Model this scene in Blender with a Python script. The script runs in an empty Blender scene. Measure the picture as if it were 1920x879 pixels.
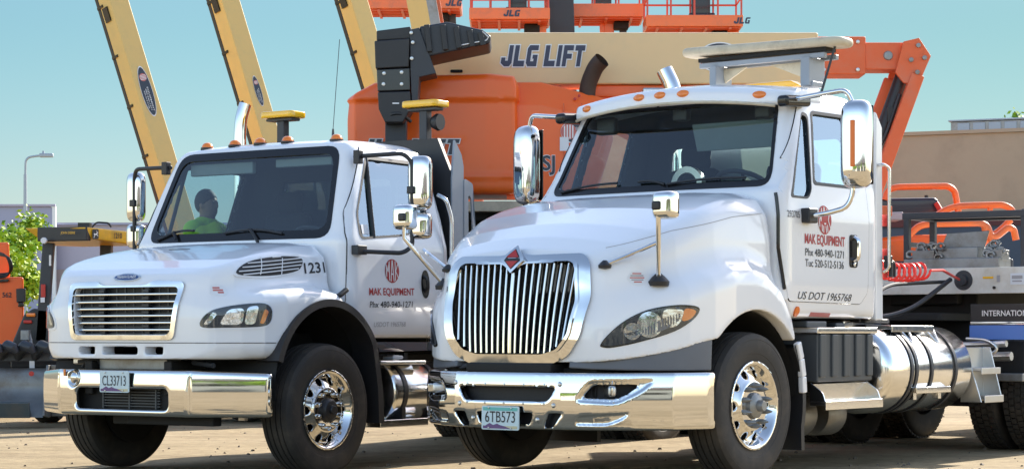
import bpy, bmesh, math, random
import numpy as np
from mathutils import Vector, Matrix, geometry

scene = bpy.context.scene
COL = scene.collection
rad = math.radians

# ------------------------------------------------------------------ camera
cam_data = bpy.data.cameras.new('camera')
cam = bpy.data.objects.new('camera', cam_data)
COL.objects.link(cam)
cam.location = (0, 0, 1.07)
cam.rotation_euler = (rad(90), 0, 0)
cam_data.sensor_width = 36
cam_data.lens = 36 * 3900 / 1920
cam_data.shift_y = (625 - 439.5) / 1920
cam_data.clip_end = 3000
scene.camera = cam

# ------------------------------------------------------------------ sky, sun, exposure
SUN_AZ, SUN_EL = 35.5, 31.0        # degrees from +Y towards +X; the sun stands behind the trucks
world = bpy.data.worlds.new('World')
scene.world = world
world.use_nodes = True
wn, wl = world.node_tree.nodes, world.node_tree.links
for n in list(wn): wn.remove(n)
sky = wn.new('ShaderNodeTexSky')
sky.sky_type = 'NISHITA'
sky.sun_disc = False
sky.sun_elevation = rad(SUN_EL)
sky.sun_rotation = rad(SUN_AZ)
sky.air_density = 1.0
sky.dust_density = 0.8
sky.ozone_density = 1.0
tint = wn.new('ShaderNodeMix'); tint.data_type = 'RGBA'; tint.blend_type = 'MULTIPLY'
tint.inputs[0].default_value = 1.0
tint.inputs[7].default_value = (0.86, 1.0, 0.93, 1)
bgn = wn.new('ShaderNodeBackground'); bgn.inputs[1].default_value = 0.15
out = wn.new('ShaderNodeOutputWorld')
# painted sky tint: dimmed to teal low ahead, more so sunward; brightened elsewhere
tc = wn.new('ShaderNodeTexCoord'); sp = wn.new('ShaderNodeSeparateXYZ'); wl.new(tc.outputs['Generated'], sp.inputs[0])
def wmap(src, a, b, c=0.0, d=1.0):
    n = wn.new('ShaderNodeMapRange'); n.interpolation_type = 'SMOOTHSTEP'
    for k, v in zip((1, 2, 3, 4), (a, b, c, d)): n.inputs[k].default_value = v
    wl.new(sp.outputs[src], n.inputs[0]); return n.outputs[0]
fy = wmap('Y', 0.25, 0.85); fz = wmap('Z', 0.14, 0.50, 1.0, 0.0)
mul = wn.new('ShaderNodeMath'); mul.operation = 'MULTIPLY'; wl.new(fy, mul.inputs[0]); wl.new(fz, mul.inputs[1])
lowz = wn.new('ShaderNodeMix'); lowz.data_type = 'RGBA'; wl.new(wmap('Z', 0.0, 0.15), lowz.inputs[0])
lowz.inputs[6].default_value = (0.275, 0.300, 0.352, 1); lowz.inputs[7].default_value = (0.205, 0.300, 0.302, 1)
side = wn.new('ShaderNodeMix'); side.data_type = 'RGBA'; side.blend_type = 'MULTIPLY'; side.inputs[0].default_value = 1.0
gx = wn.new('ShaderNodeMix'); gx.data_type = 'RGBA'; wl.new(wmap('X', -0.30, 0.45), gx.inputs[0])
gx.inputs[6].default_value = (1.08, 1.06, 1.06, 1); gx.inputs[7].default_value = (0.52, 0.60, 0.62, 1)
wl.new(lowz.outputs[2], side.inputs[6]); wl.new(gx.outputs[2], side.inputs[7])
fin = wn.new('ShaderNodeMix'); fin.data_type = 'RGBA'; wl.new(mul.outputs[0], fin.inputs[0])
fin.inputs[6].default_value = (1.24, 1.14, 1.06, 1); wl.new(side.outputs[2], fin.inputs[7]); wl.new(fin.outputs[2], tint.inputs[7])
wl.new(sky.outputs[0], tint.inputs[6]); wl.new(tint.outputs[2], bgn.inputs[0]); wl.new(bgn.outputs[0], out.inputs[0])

sun_d = bpy.data.lights.new('sun', 'SUN')
sun_d.energy = 5.0; sun_d.angle = rad(0.5); sun_d.color = (1.0, 0.93, 0.82)
sun = bpy.data.objects.new('sun', sun_d); COL.objects.link(sun)
sd = Vector((math.sin(rad(SUN_AZ)) * math.cos(rad(SUN_EL)), math.cos(rad(SUN_AZ)) * math.cos(rad(SUN_EL)), math.sin(rad(SUN_EL))))
sun.rotation_euler = sd.to_track_quat('Z', 'Y').to_euler()
sun.location = (20, 30, 40)

vs = scene.view_settings
vs.view_transform = 'Standard'; vs.look = 'None'; vs.gamma = 1; vs.use_curve_mapping = False
vs.exposure = 1.08
scene.render.engine = 'CYCLES'
scene.cycles.max_bounces = 8
scene.cycles.transparent_max_bounces = 12
scene.cycles.caustics_reflective = False
scene.cycles.caustics_refractive = False

random.seed(7)

# ------------------------------------------------------------------ materials
def srgb(r, g, b):
    f = lambda c: (c / 12.92 if c <= 0.04045 else ((c + 0.055) / 1.055) ** 2.4)
    return (f(r / 255), f(g / 255), f(b / 255))

def mat(name, color, rough=0.5, metal=0.0, coat=0.0, var=0.0, scale=6.0, bump=0.0, bscale=40.0, emit=None, spec=0.5, rvar=0.0, dirt=None, dirt_scale=3.0):
    m = bpy.data.materials.new(name); m.use_nodes = True
    nt = m.node_tree; b = nt.nodes['Principled BSDF']
    b.inputs['Base Color'].default_value = (*color, 1)
    b.inputs['Roughness'].default_value = rough
    b.inputs['Metallic'].default_value = metal
    b.inputs['Coat Weight'].default_value = coat
    b.inputs['Coat Roughness'].default_value = 0.04
    b.inputs['Specular IOR Level'].default_value = spec
    if emit:
        b.inputs['Emission Color'].default_value = (*color, 1); b.inputs['Emission Strength'].default_value = emit
    tc = None
    if var or bump or rvar or dirt:
        tc = nt.nodes.new('ShaderNodeTexCoord')
    if var or rvar or dirt:
        no = nt.nodes.new('ShaderNodeTexNoise'); no.inputs['Scale'].default_value = scale; no.inputs['Detail'].default_value = 6; no.inputs['Roughness'].default_value = 0.65
        nt.links.new(tc.outputs['Object'], no.inputs['Vector'])
    last = None
    if var:
        mx = nt.nodes.new('ShaderNodeMix'); mx.data_type = 'RGBA'
        mx.inputs[6].default_value = (*[c * (1 - var) for c in color], 1); mx.inputs[7].default_value = (*[min(1, c * (1 + var)) for c in color], 1)
        nt.links.new(no.outputs['Fac'], mx.inputs[0]); nt.links.new(mx.outputs[2], b.inputs['Base Color']); last = mx.outputs[2]
    if dirt:
        n2 = nt.nodes.new('ShaderNodeTexNoise'); n2.inputs['Scale'].default_value = dirt_scale; n2.inputs['Detail'].default_value = 8; n2.inputs['Roughness'].default_value = 0.7
        nt.links.new(tc.outputs['Object'], n2.inputs['Vector'])
        rp = nt.nodes.new('ShaderNodeValToRGB'); rp.color_ramp.elements[0].position = 0.48; rp.color_ramp.elements[1].position = 0.75
        nt.links.new(n2.outputs['Fac'], rp.inputs[0])
        m2 = nt.nodes.new('ShaderNodeMix'); m2.data_type = 'RGBA'
        if last: nt.links.new(last, m2.inputs[6])
        else: m2.inputs[6].default_value = (*color, 1)
        m2.inputs[7].default_value = (*dirt, 1)
        nt.links.new(rp.outputs[0], m2.inputs[0]); nt.links.new(m2.outputs[2], b.inputs['Base Color'])
    if rvar:
        mr = nt.nodes.new('ShaderNodeMapRange'); mr.inputs[3].default_value = max(0, rough - rvar); mr.inputs[4].default_value = min(1, rough + rvar)
        nt.links.new(no.outputs['Fac'], mr.inputs[0]); nt.links.new(mr.outputs[0], b.inputs['Roughness'])
    if bump:
        nb = nt.nodes.new('ShaderNodeTexNoise'); nb.inputs['Scale'].default_value = bscale; nb.inputs['Detail'].default_value = 5
        nt.links.new(tc.outputs['Object'], nb.inputs['Vector'])
        bp = nt.nodes.new('ShaderNodeBump'); bp.inputs['Strength'].default_value = bump; bp.inputs['Distance'].default_value = 0.01
        nt.links.new(nb.outputs['Fac'], bp.inputs['Height']); nt.links.new(bp.outputs[0], b.inputs['Normal'])
    return m

def glass(name, tintc, refl=0.08, rough=0.0, gcol=(0.95, 0.98, 1.0)):
    m = bpy.data.materials.new(name); m.use_nodes = True
    nt = m.node_tree
    for n in list(nt.nodes): nt.nodes.remove(n)
    o = nt.nodes.new('ShaderNodeOutputMaterial'); tr = nt.nodes.new('ShaderNodeBsdfTransparent'); gl = nt.nodes.new('ShaderNodeBsdfGlossy')
    tr.inputs[0].default_value = (*tintc, 1); gl.inputs['Roughness'].default_value = rough; gl.inputs[0].default_value = (*gcol, 1)
    lw = nt.nodes.new('ShaderNodeLayerWeight'); lw.inputs[0].default_value = 0.5
    pw = nt.nodes.new('ShaderNodeMath'); pw.operation = 'POWER'; pw.inputs[1].default_value = 4.0
    mr = nt.nodes.new('ShaderNodeMapRange'); mr.inputs[3].default_value = refl; mr.inputs[4].default_value = 1.0
    mx = nt.nodes.new('ShaderNodeMixShader')
    nt.links.new(lw.outputs['Facing'], pw.inputs[0]); nt.links.new(pw.outputs[0], mr.inputs[0]); nt.links.new(mr.outputs[0], mx.inputs[0])
    nt.links.new(tr.outputs[0], mx.inputs[1]); nt.links.new(gl.outputs[0], mx.inputs[2]); nt.links.new(mx.outputs[0], o.inputs[0])
    return m

M = dict(
    white=mat('white_paint', (0.83, 0.84, 0.86), 0.24, coat=0.6, rvar=0.015, scale=2, var=0.008),
    chrome=mat('chrome', (0.72, 0.715, 0.70), 0.045, 1.0, rvar=0.03, scale=9),
    alu=mat('polished_aluminium', (0.80, 0.80, 0.79), 0.16, 1.0, rvar=0.07, scale=14, bump=0.04, bscale=25),
    dull=mat('dull_aluminium', (0.62, 0.62, 0.61), 0.38, 1.0, rvar=0.1, scale=10),
    steel=mat('grey_steel', (0.28, 0.29, 0.29), 0.45, 0.6, var=0.25, scale=9, dirt=(0.16, 0.13, 0.10)),
    black=mat('black_plastic', (0.018, 0.018, 0.020), 0.45, var=0.2),
    gloss=mat('gloss_black', (0.010, 0.010, 0.011), 0.18),
    dark=mat('dark_chassis', (0.010, 0.010, 0.010), 0.75, var=0.4, scale=12),
    valance=mat('grey_plastic', (0.115, 0.125, 0.145), 0.42, var=0.12, rvar=0.06),
    boxgrey=mat('battery_box_grey', (0.060, 0.068, 0.075), 0.45, var=0.1),
    rail=mat('red_orange_rail_paint', (0.62, 0.065, 0.03), 0.42, var=.1),
    rubber=mat('tyre_rubber', (0.030, 0.027, 0.024), 0.72, var=0.35, scale=5, dirt=(0.075, 0.060, 0.045), dirt_scale=4),
    amber=mat('amber_lens', (0.85, 0.21, 0.01), 0.2, coat=0.8),
    yellow_lens=mat('yellow_lens', (0.90, 0.50, 0.01), 0.18, coat=0.8),
    orange_refl=mat('amber_reflector', (0.75, 0.16, 0.01), 0.3),
    red=mat('red_plastic', (0.50, 0.03, 0.02), 0.4),
    white_mark=mat('white_marking', (0.80, 0.80, 0.80), 0.5),
    black_mark=mat('black_lettering', (0.02, 0.02, 0.025), 0.5),
    red_mark=mat('red_lettering', (0.42, 0.025, 0.025), 0.45),
    faded=mat('faded_grey_lettering', (0.36, 0.35, 0.36), 0.55),
    pale_red=mat('pale_red_marking', (0.55, 0.16, 0.14), 0.5),
    glass_ws=glass('windscreen_glass', (0.78, 0.90, 0.90), 0.09),
    glass_dr=glass('door_glass', (0.62, 0.80, 0.90), 0.28, gcol=(.72, .87, 1.0)),  # blue gloss colour paints a bluish cast into the reflection
    lens=glass('clear_lens', (0.92, 0.95, 1.0), 0.05, 0.02),
    reflector=mat('lamp_reflector', (0.55, 0.56, 0.58), 0.10, 1.0, bump=0.4, bscale=10),
    interior=mat('cab_interior', (0.020, 0.023, 0.026), 0.8, var=0.2),
    seat=mat('seat_fabric', (0.012, 0.013, 0.015), 0.9, var=0.3),
    trim=mat('grey_trim', (0.16, 0.20, 0.205), 0.6, var=0.1),
    blue_mark=mat('blue_enamel', (0.02, 0.06, 0.22), 0.3),
    plate=mat('licence_plate', (0.62, 0.74, 0.76), 0.4, var=0.05),
    teal=mat('plate_teal', (0.14, 0.50, 0.46), 0.4),
    purple=mat('plate_purple', (0.13, 0.06, 0.19), 0.4),
    sand=mat('plate_sand', (0.62, 0.55, 0.33), 0.4),
    orange=mat('orange_paint', (0.90, 0.130, 0.010), 0.38, coat=0.15, var=0.06, scale=2.0, rvar=0.08, dirt=(0.86, 0.150, 0.018), dirt_scale=1.6),
    orange_b=mat('bright_orange_paint', (0.86, 0.155, 0.016), 0.36, coat=0.3, var=0.08, dirt=(0.55, 0.13, 0.04)),
    orange_d=mat('weathered_orange_paint', (0.74, 0.13, 0.035), 0.5, var=0.12, dirt=(0.60, 0.17, 0.09)),
    cream=mat('cream_paint', (0.76, 0.52, 0.26), 0.42, coat=0.15, var=0.06, scale=1.5, dirt=(0.66, 0.48, 0.26), dirt_scale=1.2),
    ycream=mat('yellow_cream_paint', (0.72, 0.50, 0.17), 0.45, var=0.07, scale=1.5, dirt=(0.62, 0.45, 0.17)),
    plank=mat('cream_panel', (0.60, 0.52, 0.38), 0.55, var=0.10, scale=3, dirt=(0.33, 0.27, 0.19), dirt_scale=4),
    navy=mat('navy_decal', (0.030, 0.035, 0.075), 0.4),
    slate=mat('slate_decal', (0.035, 0.045, 0.065), 0.4),
    dgrey=mat('dark_grey_paint', (0.030, 0.034, 0.042), 0.45, var=0.15),
    mgrey=mat('mid_grey_paint', (0.30, 0.33, 0.37), 0.4, var=0.06),
    jyellow=mat('machine_yellow', (0.78, 0.43, 0.015), 0.4, var=0.08, dirt=(0.45, 0.27, 0.05)),
    bucket=mat('worn_bucket_steel', (0.20, 0.20, 0.19), 0.42, 0.7, var=0.3, scale=4, dirt=(0.13, 0.10, 0.075)),
    bucket_edge=mat('bucket_edge_paint', (0.075, 0.095, 0.10), 0.5, var=0.3, dirt=(0.12, 0.10, 0.08)),
    trailer=mat('trailer_white', (0.74, 0.72, 0.66), 0.5, var=0.08, dirt=(0.52, 0.46, 0.36), dirt_scale=3),
    hose=mat('red_hose', (0.75, 0.05, 0.035), 0.35),
    stripe_blue=mat('blue_panel', (0.10, 0.22, 0.62), 0.35),
    lime=mat('hi_vis_vest', (0.55, 0.92, 0.04), 0.7),
    skin=mat('skin', (0.35, 0.19, 0.12), 0.6),
    hair=mat('dark_hair', (0.02, 0.014, 0.01), 0.7),
    denim=mat('dark_trousers', (0.03, 0.04, 0.07), 0.8),
    lilac=mat('hazed_lilac_stucco', (0.36, 0.37, 0.49), 0.9, var=0.04, scale=0.3),  # wall paint with distance haze mixed into the colour
    lilac2=mat('hazed_pale_lilac_stucco', (0.44, 0.41, 0.50), 0.9, var=0.04, scale=0.3),  # paler wall paint, distance haze mixed in as well
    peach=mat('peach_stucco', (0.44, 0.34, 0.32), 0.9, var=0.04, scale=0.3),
    tan=mat('tan_stucco', (0.45, 0.345, 0.245), 0.9, var=0.10, scale=0.5, bump=0.4, bscale=9, dirt=(0.37, 0.285, 0.205), dirt_scale=.7),
    tan_dark=mat('wall_joint_tan', (0.40, 0.30, 0.20), 0.9),
    maroon=mat('maroon_band', (0.10, 0.035, 0.035), 0.8, var=0.1),
    slateblue=mat('slate_blue_wall', (0.06, 0.085, 0.12), 0.8, var=0.1),
    lamp_grey=mat('galvanised_pole', (0.33, 0.38, 0.44), 0.5, 0.3),
    leaf_a=mat('bright_leaves', (0.26, 0.42, 0.02), 0.6), leaf_b=mat('yellow_green_leaves', (0.45, 0.56, 0.03), 0.6), leaf_c=mat('deep_leaves', (0.14, 0.27, 0.015), 0.6),
    bark=mat('bark', (0.10, 0.07, 0.05), 0.9, var=0.3),
    paper=mat('paper', (0.75, 0.77, 0.8), 0.7),
    mesh=mat('dark_mesh', (0.012, 0.012, 0.014), 0.6, var=0.5, scale=60),
)

# ------------------------------------------------------------------ mesh helpers
def link(o, parent=None):
    COL.objects.link(o)
    if parent is not None: o.parent = parent
    return o

def mesh_obj(name, verts, faces, m, parent=None, smooth=40, bevel=0.0, segs=2, midx=None, subsurf=0):
    me = bpy.data.meshes.new(name)
    if isinstance(verts, np.ndarray) and isinstance(faces, np.ndarray):
        k = faces.shape[1]
        me.vertices.add(len(verts)); me.vertices.foreach_set('co', verts.astype(np.float32).ravel())
        me.loops.add(faces.size); me.loops.foreach_set('vertex_index', faces.astype(np.int32).ravel())
        me.polygons.add(len(faces)); me.polygons.foreach_set('loop_start', np.arange(0, faces.size, k, dtype=np.int32))
        me.update(calc_edges=True); me.validate()
    else:
        me.from_pydata([tuple(v) for v in verts], [], [tuple(f) for f in faces]); me.update()
    for mm in (m if isinstance(m, (list, tuple)) else [m]): me.materials.append(mm)
    if midx is not None and len(midx) == len(me.polygons): me.polygons.foreach_set('material_index', np.asarray(midx, dtype=np.int32))
    if smooth:
        me.polygons.foreach_set('use_smooth', np.ones(len(me.polygons), dtype=bool))
        if not bevel: me.set_sharp_from_angle(angle=rad(smooth))
    o = link(bpy.data.objects.new(name, me), parent)
    if subsurf:
        s = o.modifiers.new('subsurf', 'SUBSURF'); s.levels = s.render_levels = subsurf
    if bevel:
        b = o.modifiers.new('bevel', 'BEVEL'); b.width = bevel; b.segments = segs; b.limit_method = 'ANGLE'; b.angle_limit = rad(32); b.harden_normals = False
        w = o.modifiers.new('wn', 'WEIGHTED_NORMAL'); w.keep_sharp = False
    return o

def fillet(pts, r, n=6, closed=False):
    P = [Vector(p) for p in pts]; out = []; N = len(P)
    for i, p in enumerate(P):
        if not closed and i in (0, N - 1): out.append(p); continue
        a, b = P[i - 1], P[(i + 1) % N]
        d1, d2 = (a - p), (b - p); l1, l2 = d1.length, d2.length
        t = min(r, l1 * 0.48, l2 * 0.48)
        if t < 1e-5: out.append(p); continue
        s, e = p + d1 / l1 * t, p + d2 / l2 * t
        for k in range(n + 1):
            q = k / n; out.append(s * (1 - q) ** 2 + p * 2 * q * (1 - q) + e * q * q)
    return out

def rpoly(pts, r, n=5):
    return [(v.x, v.y) for v in fillet([(p[0], p[1], 0) for p in pts], r, n, True)]

def spline(pts, n=6, closed=False):
    P = [Vector(p) for p in pts]; N = len(P); out = []
    rng = N if closed else N - 1
    for i in range(rng):
        p0 = P[(i - 1) % N] if (closed or i > 0) else P[0]
        p1, p2 = P[i], P[(i + 1) % N]
        p3 = P[(i + 2) % N] if (closed or i + 2 < N) else P[-1]
        for k in range(n):
            t = k / n
            out.append(0.5 * ((2 * p1) + (-p0 + p2) * t + (2 * p0 - 5 * p1 + 4 * p2 - p3) * t * t + (-p0 + 3 * p1 - 3 * p2 + p3) * t ** 3))
    if not closed: out.append(P[-1])
    return out

def sp2(pts, n=6):
    return [(v.x, v.y) for v in spline([(p[0], p[1], 0) for p in pts], n, True)]

class MB:
    def __init__(s): s.v = []; s.f = []
    def add(s, vs, fs):
        o = len(s.v); s.v += [Vector(v) for v in vs]; s.f += [tuple(i + o for i in f) for f in fs]; return s
    def box(s, c, d, rot=None, taper=1.0):
        x, y, z = d[0] / 2, d[1] / 2, d[2] / 2
        vs = [Vector((sx * x * (taper if sz > 0 else 1), sy * y * (taper if sz > 0 else 1), sz * z)) for sz in (-1, 1) for sx, sy in ((-1, -1), (1, -1), (1, 1), (-1, 1))]
        if rot is not None: vs = [rot @ v for v in vs]
        c = Vector(c)
        return s.add([v + c for v in vs], [(3, 2, 1, 0), (4, 5, 6, 7), (0, 1, 5, 4), (1, 2, 6, 5), (2, 3, 7, 6), (3, 0, 4, 7)])
    def bar(s, a, b, w, h, up=(0, 0, 1)):
        a, b = Vector(a), Vector(b); d = (b - a); L = d.length; d.normalize()
        u = Vector(up)
        if abs(d.dot(u)) > 0.99: u = Vector((1, 0, 0))
        x = d.cross(u).normalized(); y = x.cross(d)
        R = Matrix((x, d, y)).transposed()
        return s.box((a + b) / 2, (w, L, h), R)
    def tube(s, pts, r, n=10, cap=True, closed=False):
        P = [Vector(p) for p in pts]; N = len(P)
        rr = r if isinstance(r, (list, tuple)) else [r] * N
        T = []
        for i in range(N):
            a = P[i - 1] if (i > 0 or closed) else P[i]; b = P[(i + 1) % N] if (i < N - 1 or closed) else P[i]
            T.append((b - a).normalized())
        u = T[0].orthogonal().normalized(); vs = []; fs = []
        for i in range(N):
            u = (u - T[i] * u.dot(T[i])).normalized(); w = T[i].cross(u)
            for k in range(n):
                a = 2 * math.pi * k / n; vs.append(P[i] + (u * math.cos(a) + w * math.sin(a)) * rr[i])
        for i in range(N if closed else N - 1):
            for k in range(n):
                j = (i + 1) % N
                fs.append((i * n + k, i * n + (k + 1) % n, j * n + (k + 1) % n, j * n + k))
        if cap and not closed:
            fs.append(tuple(range(n - 1, -1, -1))); fs.append(tuple((N - 1) * n + k for k in range(n)))
        return s.add(vs, fs)
    def ribbon(s, pts, w, h, side, n=10):
        """a bar of oval section w (along side) by h that follows pts"""
        P = [Vector(p) for p in pts]; N = len(P); S = Vector(side).normalized(); vs = []; fs = []
        for i in range(N):
            T = (P[min(i + 1, N - 1)] - P[max(i - 1, 0)]).normalized(); a = (S - T * S.dot(T)).normalized(); b = T.cross(a)
            for k in range(n):
                t = 2 * math.pi * k / n; c, q = math.cos(t), math.sin(t)
                f = lambda x: math.copysign(abs(x) ** .6, x)
                vs.append(P[i] + a * (w / 2 * f(c)) + b * (h / 2 * f(q)))
        for i in range(N - 1):
            for k in range(n): fs.append((i * n + k, i * n + (k + 1) % n, (i + 1) * n + (k + 1) % n, (i + 1) * n + k))
        fs += [tuple(range(n - 1, -1, -1)), tuple((N - 1) * n + k for k in range(n))]
        return s.add(vs, fs)
    def prism(s, poly, fn, a0, a1):
        N = len(poly); vs = [fn(p[0], p[1], a0) for p in poly] + [fn(p[0], p[1], a1) for p in poly]
        fs = [tuple(range(N)), tuple(range(2 * N - 1, N - 1, -1))] + [(i, i + N, (i + 1) % N + N, (i + 1) % N) for i in range(N)]
        return s.add(vs, fs)
    def lathe(s, prof, c=(0, 0, 0), axis='y', n=32, closed=True):
        vs = []; fs = []; N = len(prof)
        for k in range(n):
            a = 2 * math.pi * k / n
            for (r, h) in prof:
                x, y = r * math.cos(a), r * math.sin(a)
                vs.append(Vector({'y': (x, h, y), 'z': (x, y, h), 'x': (h, x, y)}[axis]) + Vector(c))
        for k in range(n):
            j = (k + 1) % n
            for i in range(N if closed else N - 1):
                q = (i + 1) % N
                fs.append((k * N + i, j * N + i, j * N + q, k * N + q))
        return s.add(vs, fs)
    def build(s, name, m, parent=None, bevel=0.0, smooth=40, segs=2, fix=True, **kw):
        bm = bmesh.new()
        vv = [bm.verts.new(v) for v in s.v]
        for f in s.f:
            try: bm.faces.new([vv[i] for i in f])
            except ValueError: pass
        bmesh.ops.remove_doubles(bm, verts=bm.verts, dist=1e-6)
        if fix: bmesh.ops.recalc_face_normals(bm, faces=bm.faces)
        bm.verts.index_update()
        V = [v.co.copy() for v in bm.verts]; Fc = [[v.index for v in f.verts] for f in bm.faces]; bm.free()
        return mesh_obj(name, V, Fc, m, parent, smooth, bevel, segs, **kw)

UZ = lambda a, b, h: (a, h, b)      # polygon in (u, z) extruded along v
VZ = lambda a, b, h: (h, a, b)      # polygon in (v, z) extruded along u
UV = lambda a, b, h: (a, b, h)      # polygon in plan extruded along z
def XZ(a, b, h): return (a, h, b)

# ------------------------------------------------------------------ implicit surfaces (for smooth pressed-metal bodies)
def poly_sd(P, x, y):
    P = np.asarray(P, dtype=float); x, y = np.broadcast_arrays(x, y)
    d = np.full(x.shape, 1e9); sgn = np.ones(x.shape)
    N = len(P)
    for i in range(N):
        a, b = P[i], P[i - 1]; e = b - a; wx, wy = x - a[0], y - a[1]
        t = np.clip((wx * e[0] + wy * e[1]) / (e @ e + 1e-12), 0, 1)
        d = np.minimum(d, (wx - e[0] * t) ** 2 + (wy - e[1] * t) ** 2)
        c1, c2, c3 = y >= a[1], y < b[1], e[0] * wy > e[1] * wx
        sgn = np.where((c1 & c2 & c3) | (~c1 & ~c2 & ~c3), -sgn, sgn)
    return sgn * np.sqrt(d)

def smin(a, b, k):
    h = np.maximum(k - np.abs(a - b), 0); return np.minimum(a, b) - h * h / (4 * k)
def smax(a, b, k): return -smin(-a, -b, k)

def grad(f, p, e=1e-3):
    x, y, z = p.T
    g = np.stack([f(x + e, y, z) - f(x - e, y, z), f(x, y + e, z) - f(x, y - e, z), f(x, y, z + e) - f(x, y, z - e)], 1) / (2 * e)
    return g

def nets(f, lo, hi, h, proj=3):
    ax = [np.arange(lo[i] - h, hi[i] + 2 * h, h) for i in range(3)]
    V = np.asarray(np.broadcast_to(f(ax[0][:, None, None], ax[1][None, :, None], ax[2][None, None, :]), [len(a) for a in ax]))
    I = V < 0; nx, ny, nz = I.shape
    s = np.zeros((nx - 1, ny - 1, nz - 1), np.int8)
    C = [(i, j, k) for i in (0, 1) for j in (0, 1) for k in (0, 1)]
    for (i, j, k) in C: s += I[i:nx - 1 + i, j:ny - 1 + j, k:nz - 1 + k]
    mask = (s > 0) & (s < 8); ci = np.argwhere(mask); idx = np.full(mask.shape, -1); idx[mask] = np.arange(len(ci))
    vals = np.stack([V[ci[:, 0] + i, ci[:, 1] + j, ci[:, 2] + k] for (i, j, k) in C], 1)
    acc = np.zeros((len(ci), 3)); cnt = np.zeros(len(ci))
    for a in range(8):
        for b in range(a + 1, 8):
            if sum(abs(C[a][q] - C[b][q]) for q in range(3)) != 1: continue
            va, vb = vals[:, a], vals[:, b]; cr = (va < 0) != (vb < 0)
            t = np.where(cr, va / np.where(cr, va - vb, 1), 0)
            p = np.array(C[a]) + t[:, None] * (np.array(C[b]) - np.array(C[a]))
            acc += np.where(cr[:, None], p, 0); cnt += cr
    P = (ci + acc / cnt[:, None]) * h + np.array([a[0] for a in ax])
    F = []
    for axis in range(3):
        o = [1, 1, 1]; o[axis] = 0
        A = I[:nx - 1, :, :] if axis == 0 else I[:, :ny - 1, :] if axis == 1 else I[:, :, :nz - 1]
        B = I[1:, :, :] if axis == 0 else I[:, 1:, :] if axis == 1 else I[:, :, 1:]
        e = np.argwhere(A != B)
        for q in range(3):
            if q != axis: e = e[(e[:, q] > 0) & (e[:, q] < I.shape[q] - 1)]
        ins = A[e[:, 0], e[:, 1], e[:, 2]]
        b1, b2 = [(1, 2), (2, 0), (0, 1)][axis]
        def cell(d1, d2):
            c = e.copy(); c[:, b1] -= d1; c[:, b2] -= d2; return idx[c[:, 0], c[:, 1], c[:, 2]]
        q = np.stack([cell(1, 1), cell(0, 1), cell(0, 0), cell(1, 0)], 1)
        q[~ins] = q[~ins][:, ::-1]; F.append(q)
    F = np.concatenate(F); F = F[(F >= 0).all(1)]
    for _ in range(proj):
        x, y, z = P.T; d = f(x, y, z); g = grad(f, P); gg = (g * g).sum(1)
        st = d[:, None] * g / np.maximum(gg, 0.2)[:, None]
        ln = np.linalg.norm(st, axis=1, keepdims=True); P = P - st * np.minimum(1, 0.6 * h / np.maximum(ln, 1e-9))
    return P, F

def sdf_obj(name, f, lo, hi, h, m, parent=None, inner=None, smooth=42):
    P, F = nets(f, lo, hi, h)
    mi = None
    if inner is not None:
        c = P[F].mean(1); mi = (inner(c[:, 0], c[:, 1], c[:, 2])).astype(np.int32)
    return mesh_obj(name, P, F, m, parent, smooth, midx=mi)

def march(f, p, d, off=0.0, far=3.0):
    p = np.asarray(p, float).copy(); d = np.asarray(d, float); d = d / np.linalg.norm(d)
    t = np.zeros(len(p))
    for _ in range(90):
        q = p + t[:, None] * d; t += np.clip(f(*q.T), -0.2, 0.2) * 0.85
    q = p + t[:, None] * d
    ok = np.abs(f(*q.T)) < 0.02
    n = grad(f, q); n /= np.maximum(np.linalg.norm(n, axis=1, keepdims=True), 1e-6)
    return q + n * off, n, ok

def in_poly(P, x, y): return poly_sd(P, x, y) < 0

def fill2d(outline, holes=(), step=0.04):
    """triangles of a planar region with inner points every `step`"""
    def dens(poly):
        o = []
        for i in range(len(poly)):
            a, b = np.array(poly[i]), np.array(poly[(i + 1) % len(poly)]); n = max(1, int(np.ceil(np.linalg.norm(b - a) / step)))
            o += [tuple(a + (b - a) * k / n) for k in range(n)]
        return o
    loops = [dens(outline)] + [dens(h) for h in holes]
    pts = []; edges = []
    for L in loops:
        o = len(pts); pts += L; edges += [(o + i, o + (i + 1) % len(L)) for i in range(len(L))]
    nb = len(pts)
    xs = [p[0] for p in loops[0]]; ys = [p[1] for p in loops[0]]
    gx, gy = np.meshgrid(np.arange(min(xs), max(xs), step), np.arange(min(ys), max(ys), step)); gx, gy = gx.ravel(), gy.ravel()
    k = poly_sd(loops[0], gx, gy) < -step * 0.4
    for L in loops[1:]: k &= poly_sd(L, gx, gy) > step * 0.4
    pts += list(zip(gx[k].tolist(), gy[k].tolist()))
    v, e, fc, ov, oe, of = geometry.delaunay_2d_cdt([Vector(p) for p in pts], edges, [], 0, 1e-6)
    v = np.array([(a.x, a.y) for a in v]); fc = [tuple(t) for t in fc if len(t) == 3]
    if not fc: return v, [], []
    c = v[np.array(fc)].mean(1)
    k = poly_sd(loops[0], c[:, 0], c[:, 1]) < 0
    for L in loops[1:]: k &= poly_sd(L, c[:, 0], c[:, 1]) > 0
    fc = [t for t, q in zip(fc, k) if q]
    return v, fc, loops

def skirted(P, N, fc, depth):
    """surface patch with turned-in rim"""
    from collections import Counter
    ec = Counter(); od = {}
    for t in fc:
        for i in range(3):
            a, b = t[i], t[(i + 1) % 3]; ec[(min(a, b), max(a, b))] += 1; od[(min(a, b), max(a, b))] = (a, b)
    V = [Vector(p) for p in P]; F = list(fc); low = {}
    for e, n in ec.items():
        if n == 1:
            a, b = od[e]
            for q in (a, b):
                if q not in low: low[q] = len(V); V.append(Vector(P[q] - N[q] * depth))
            F.append((b, a, low[a], low[b]))
    return V, F

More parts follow.
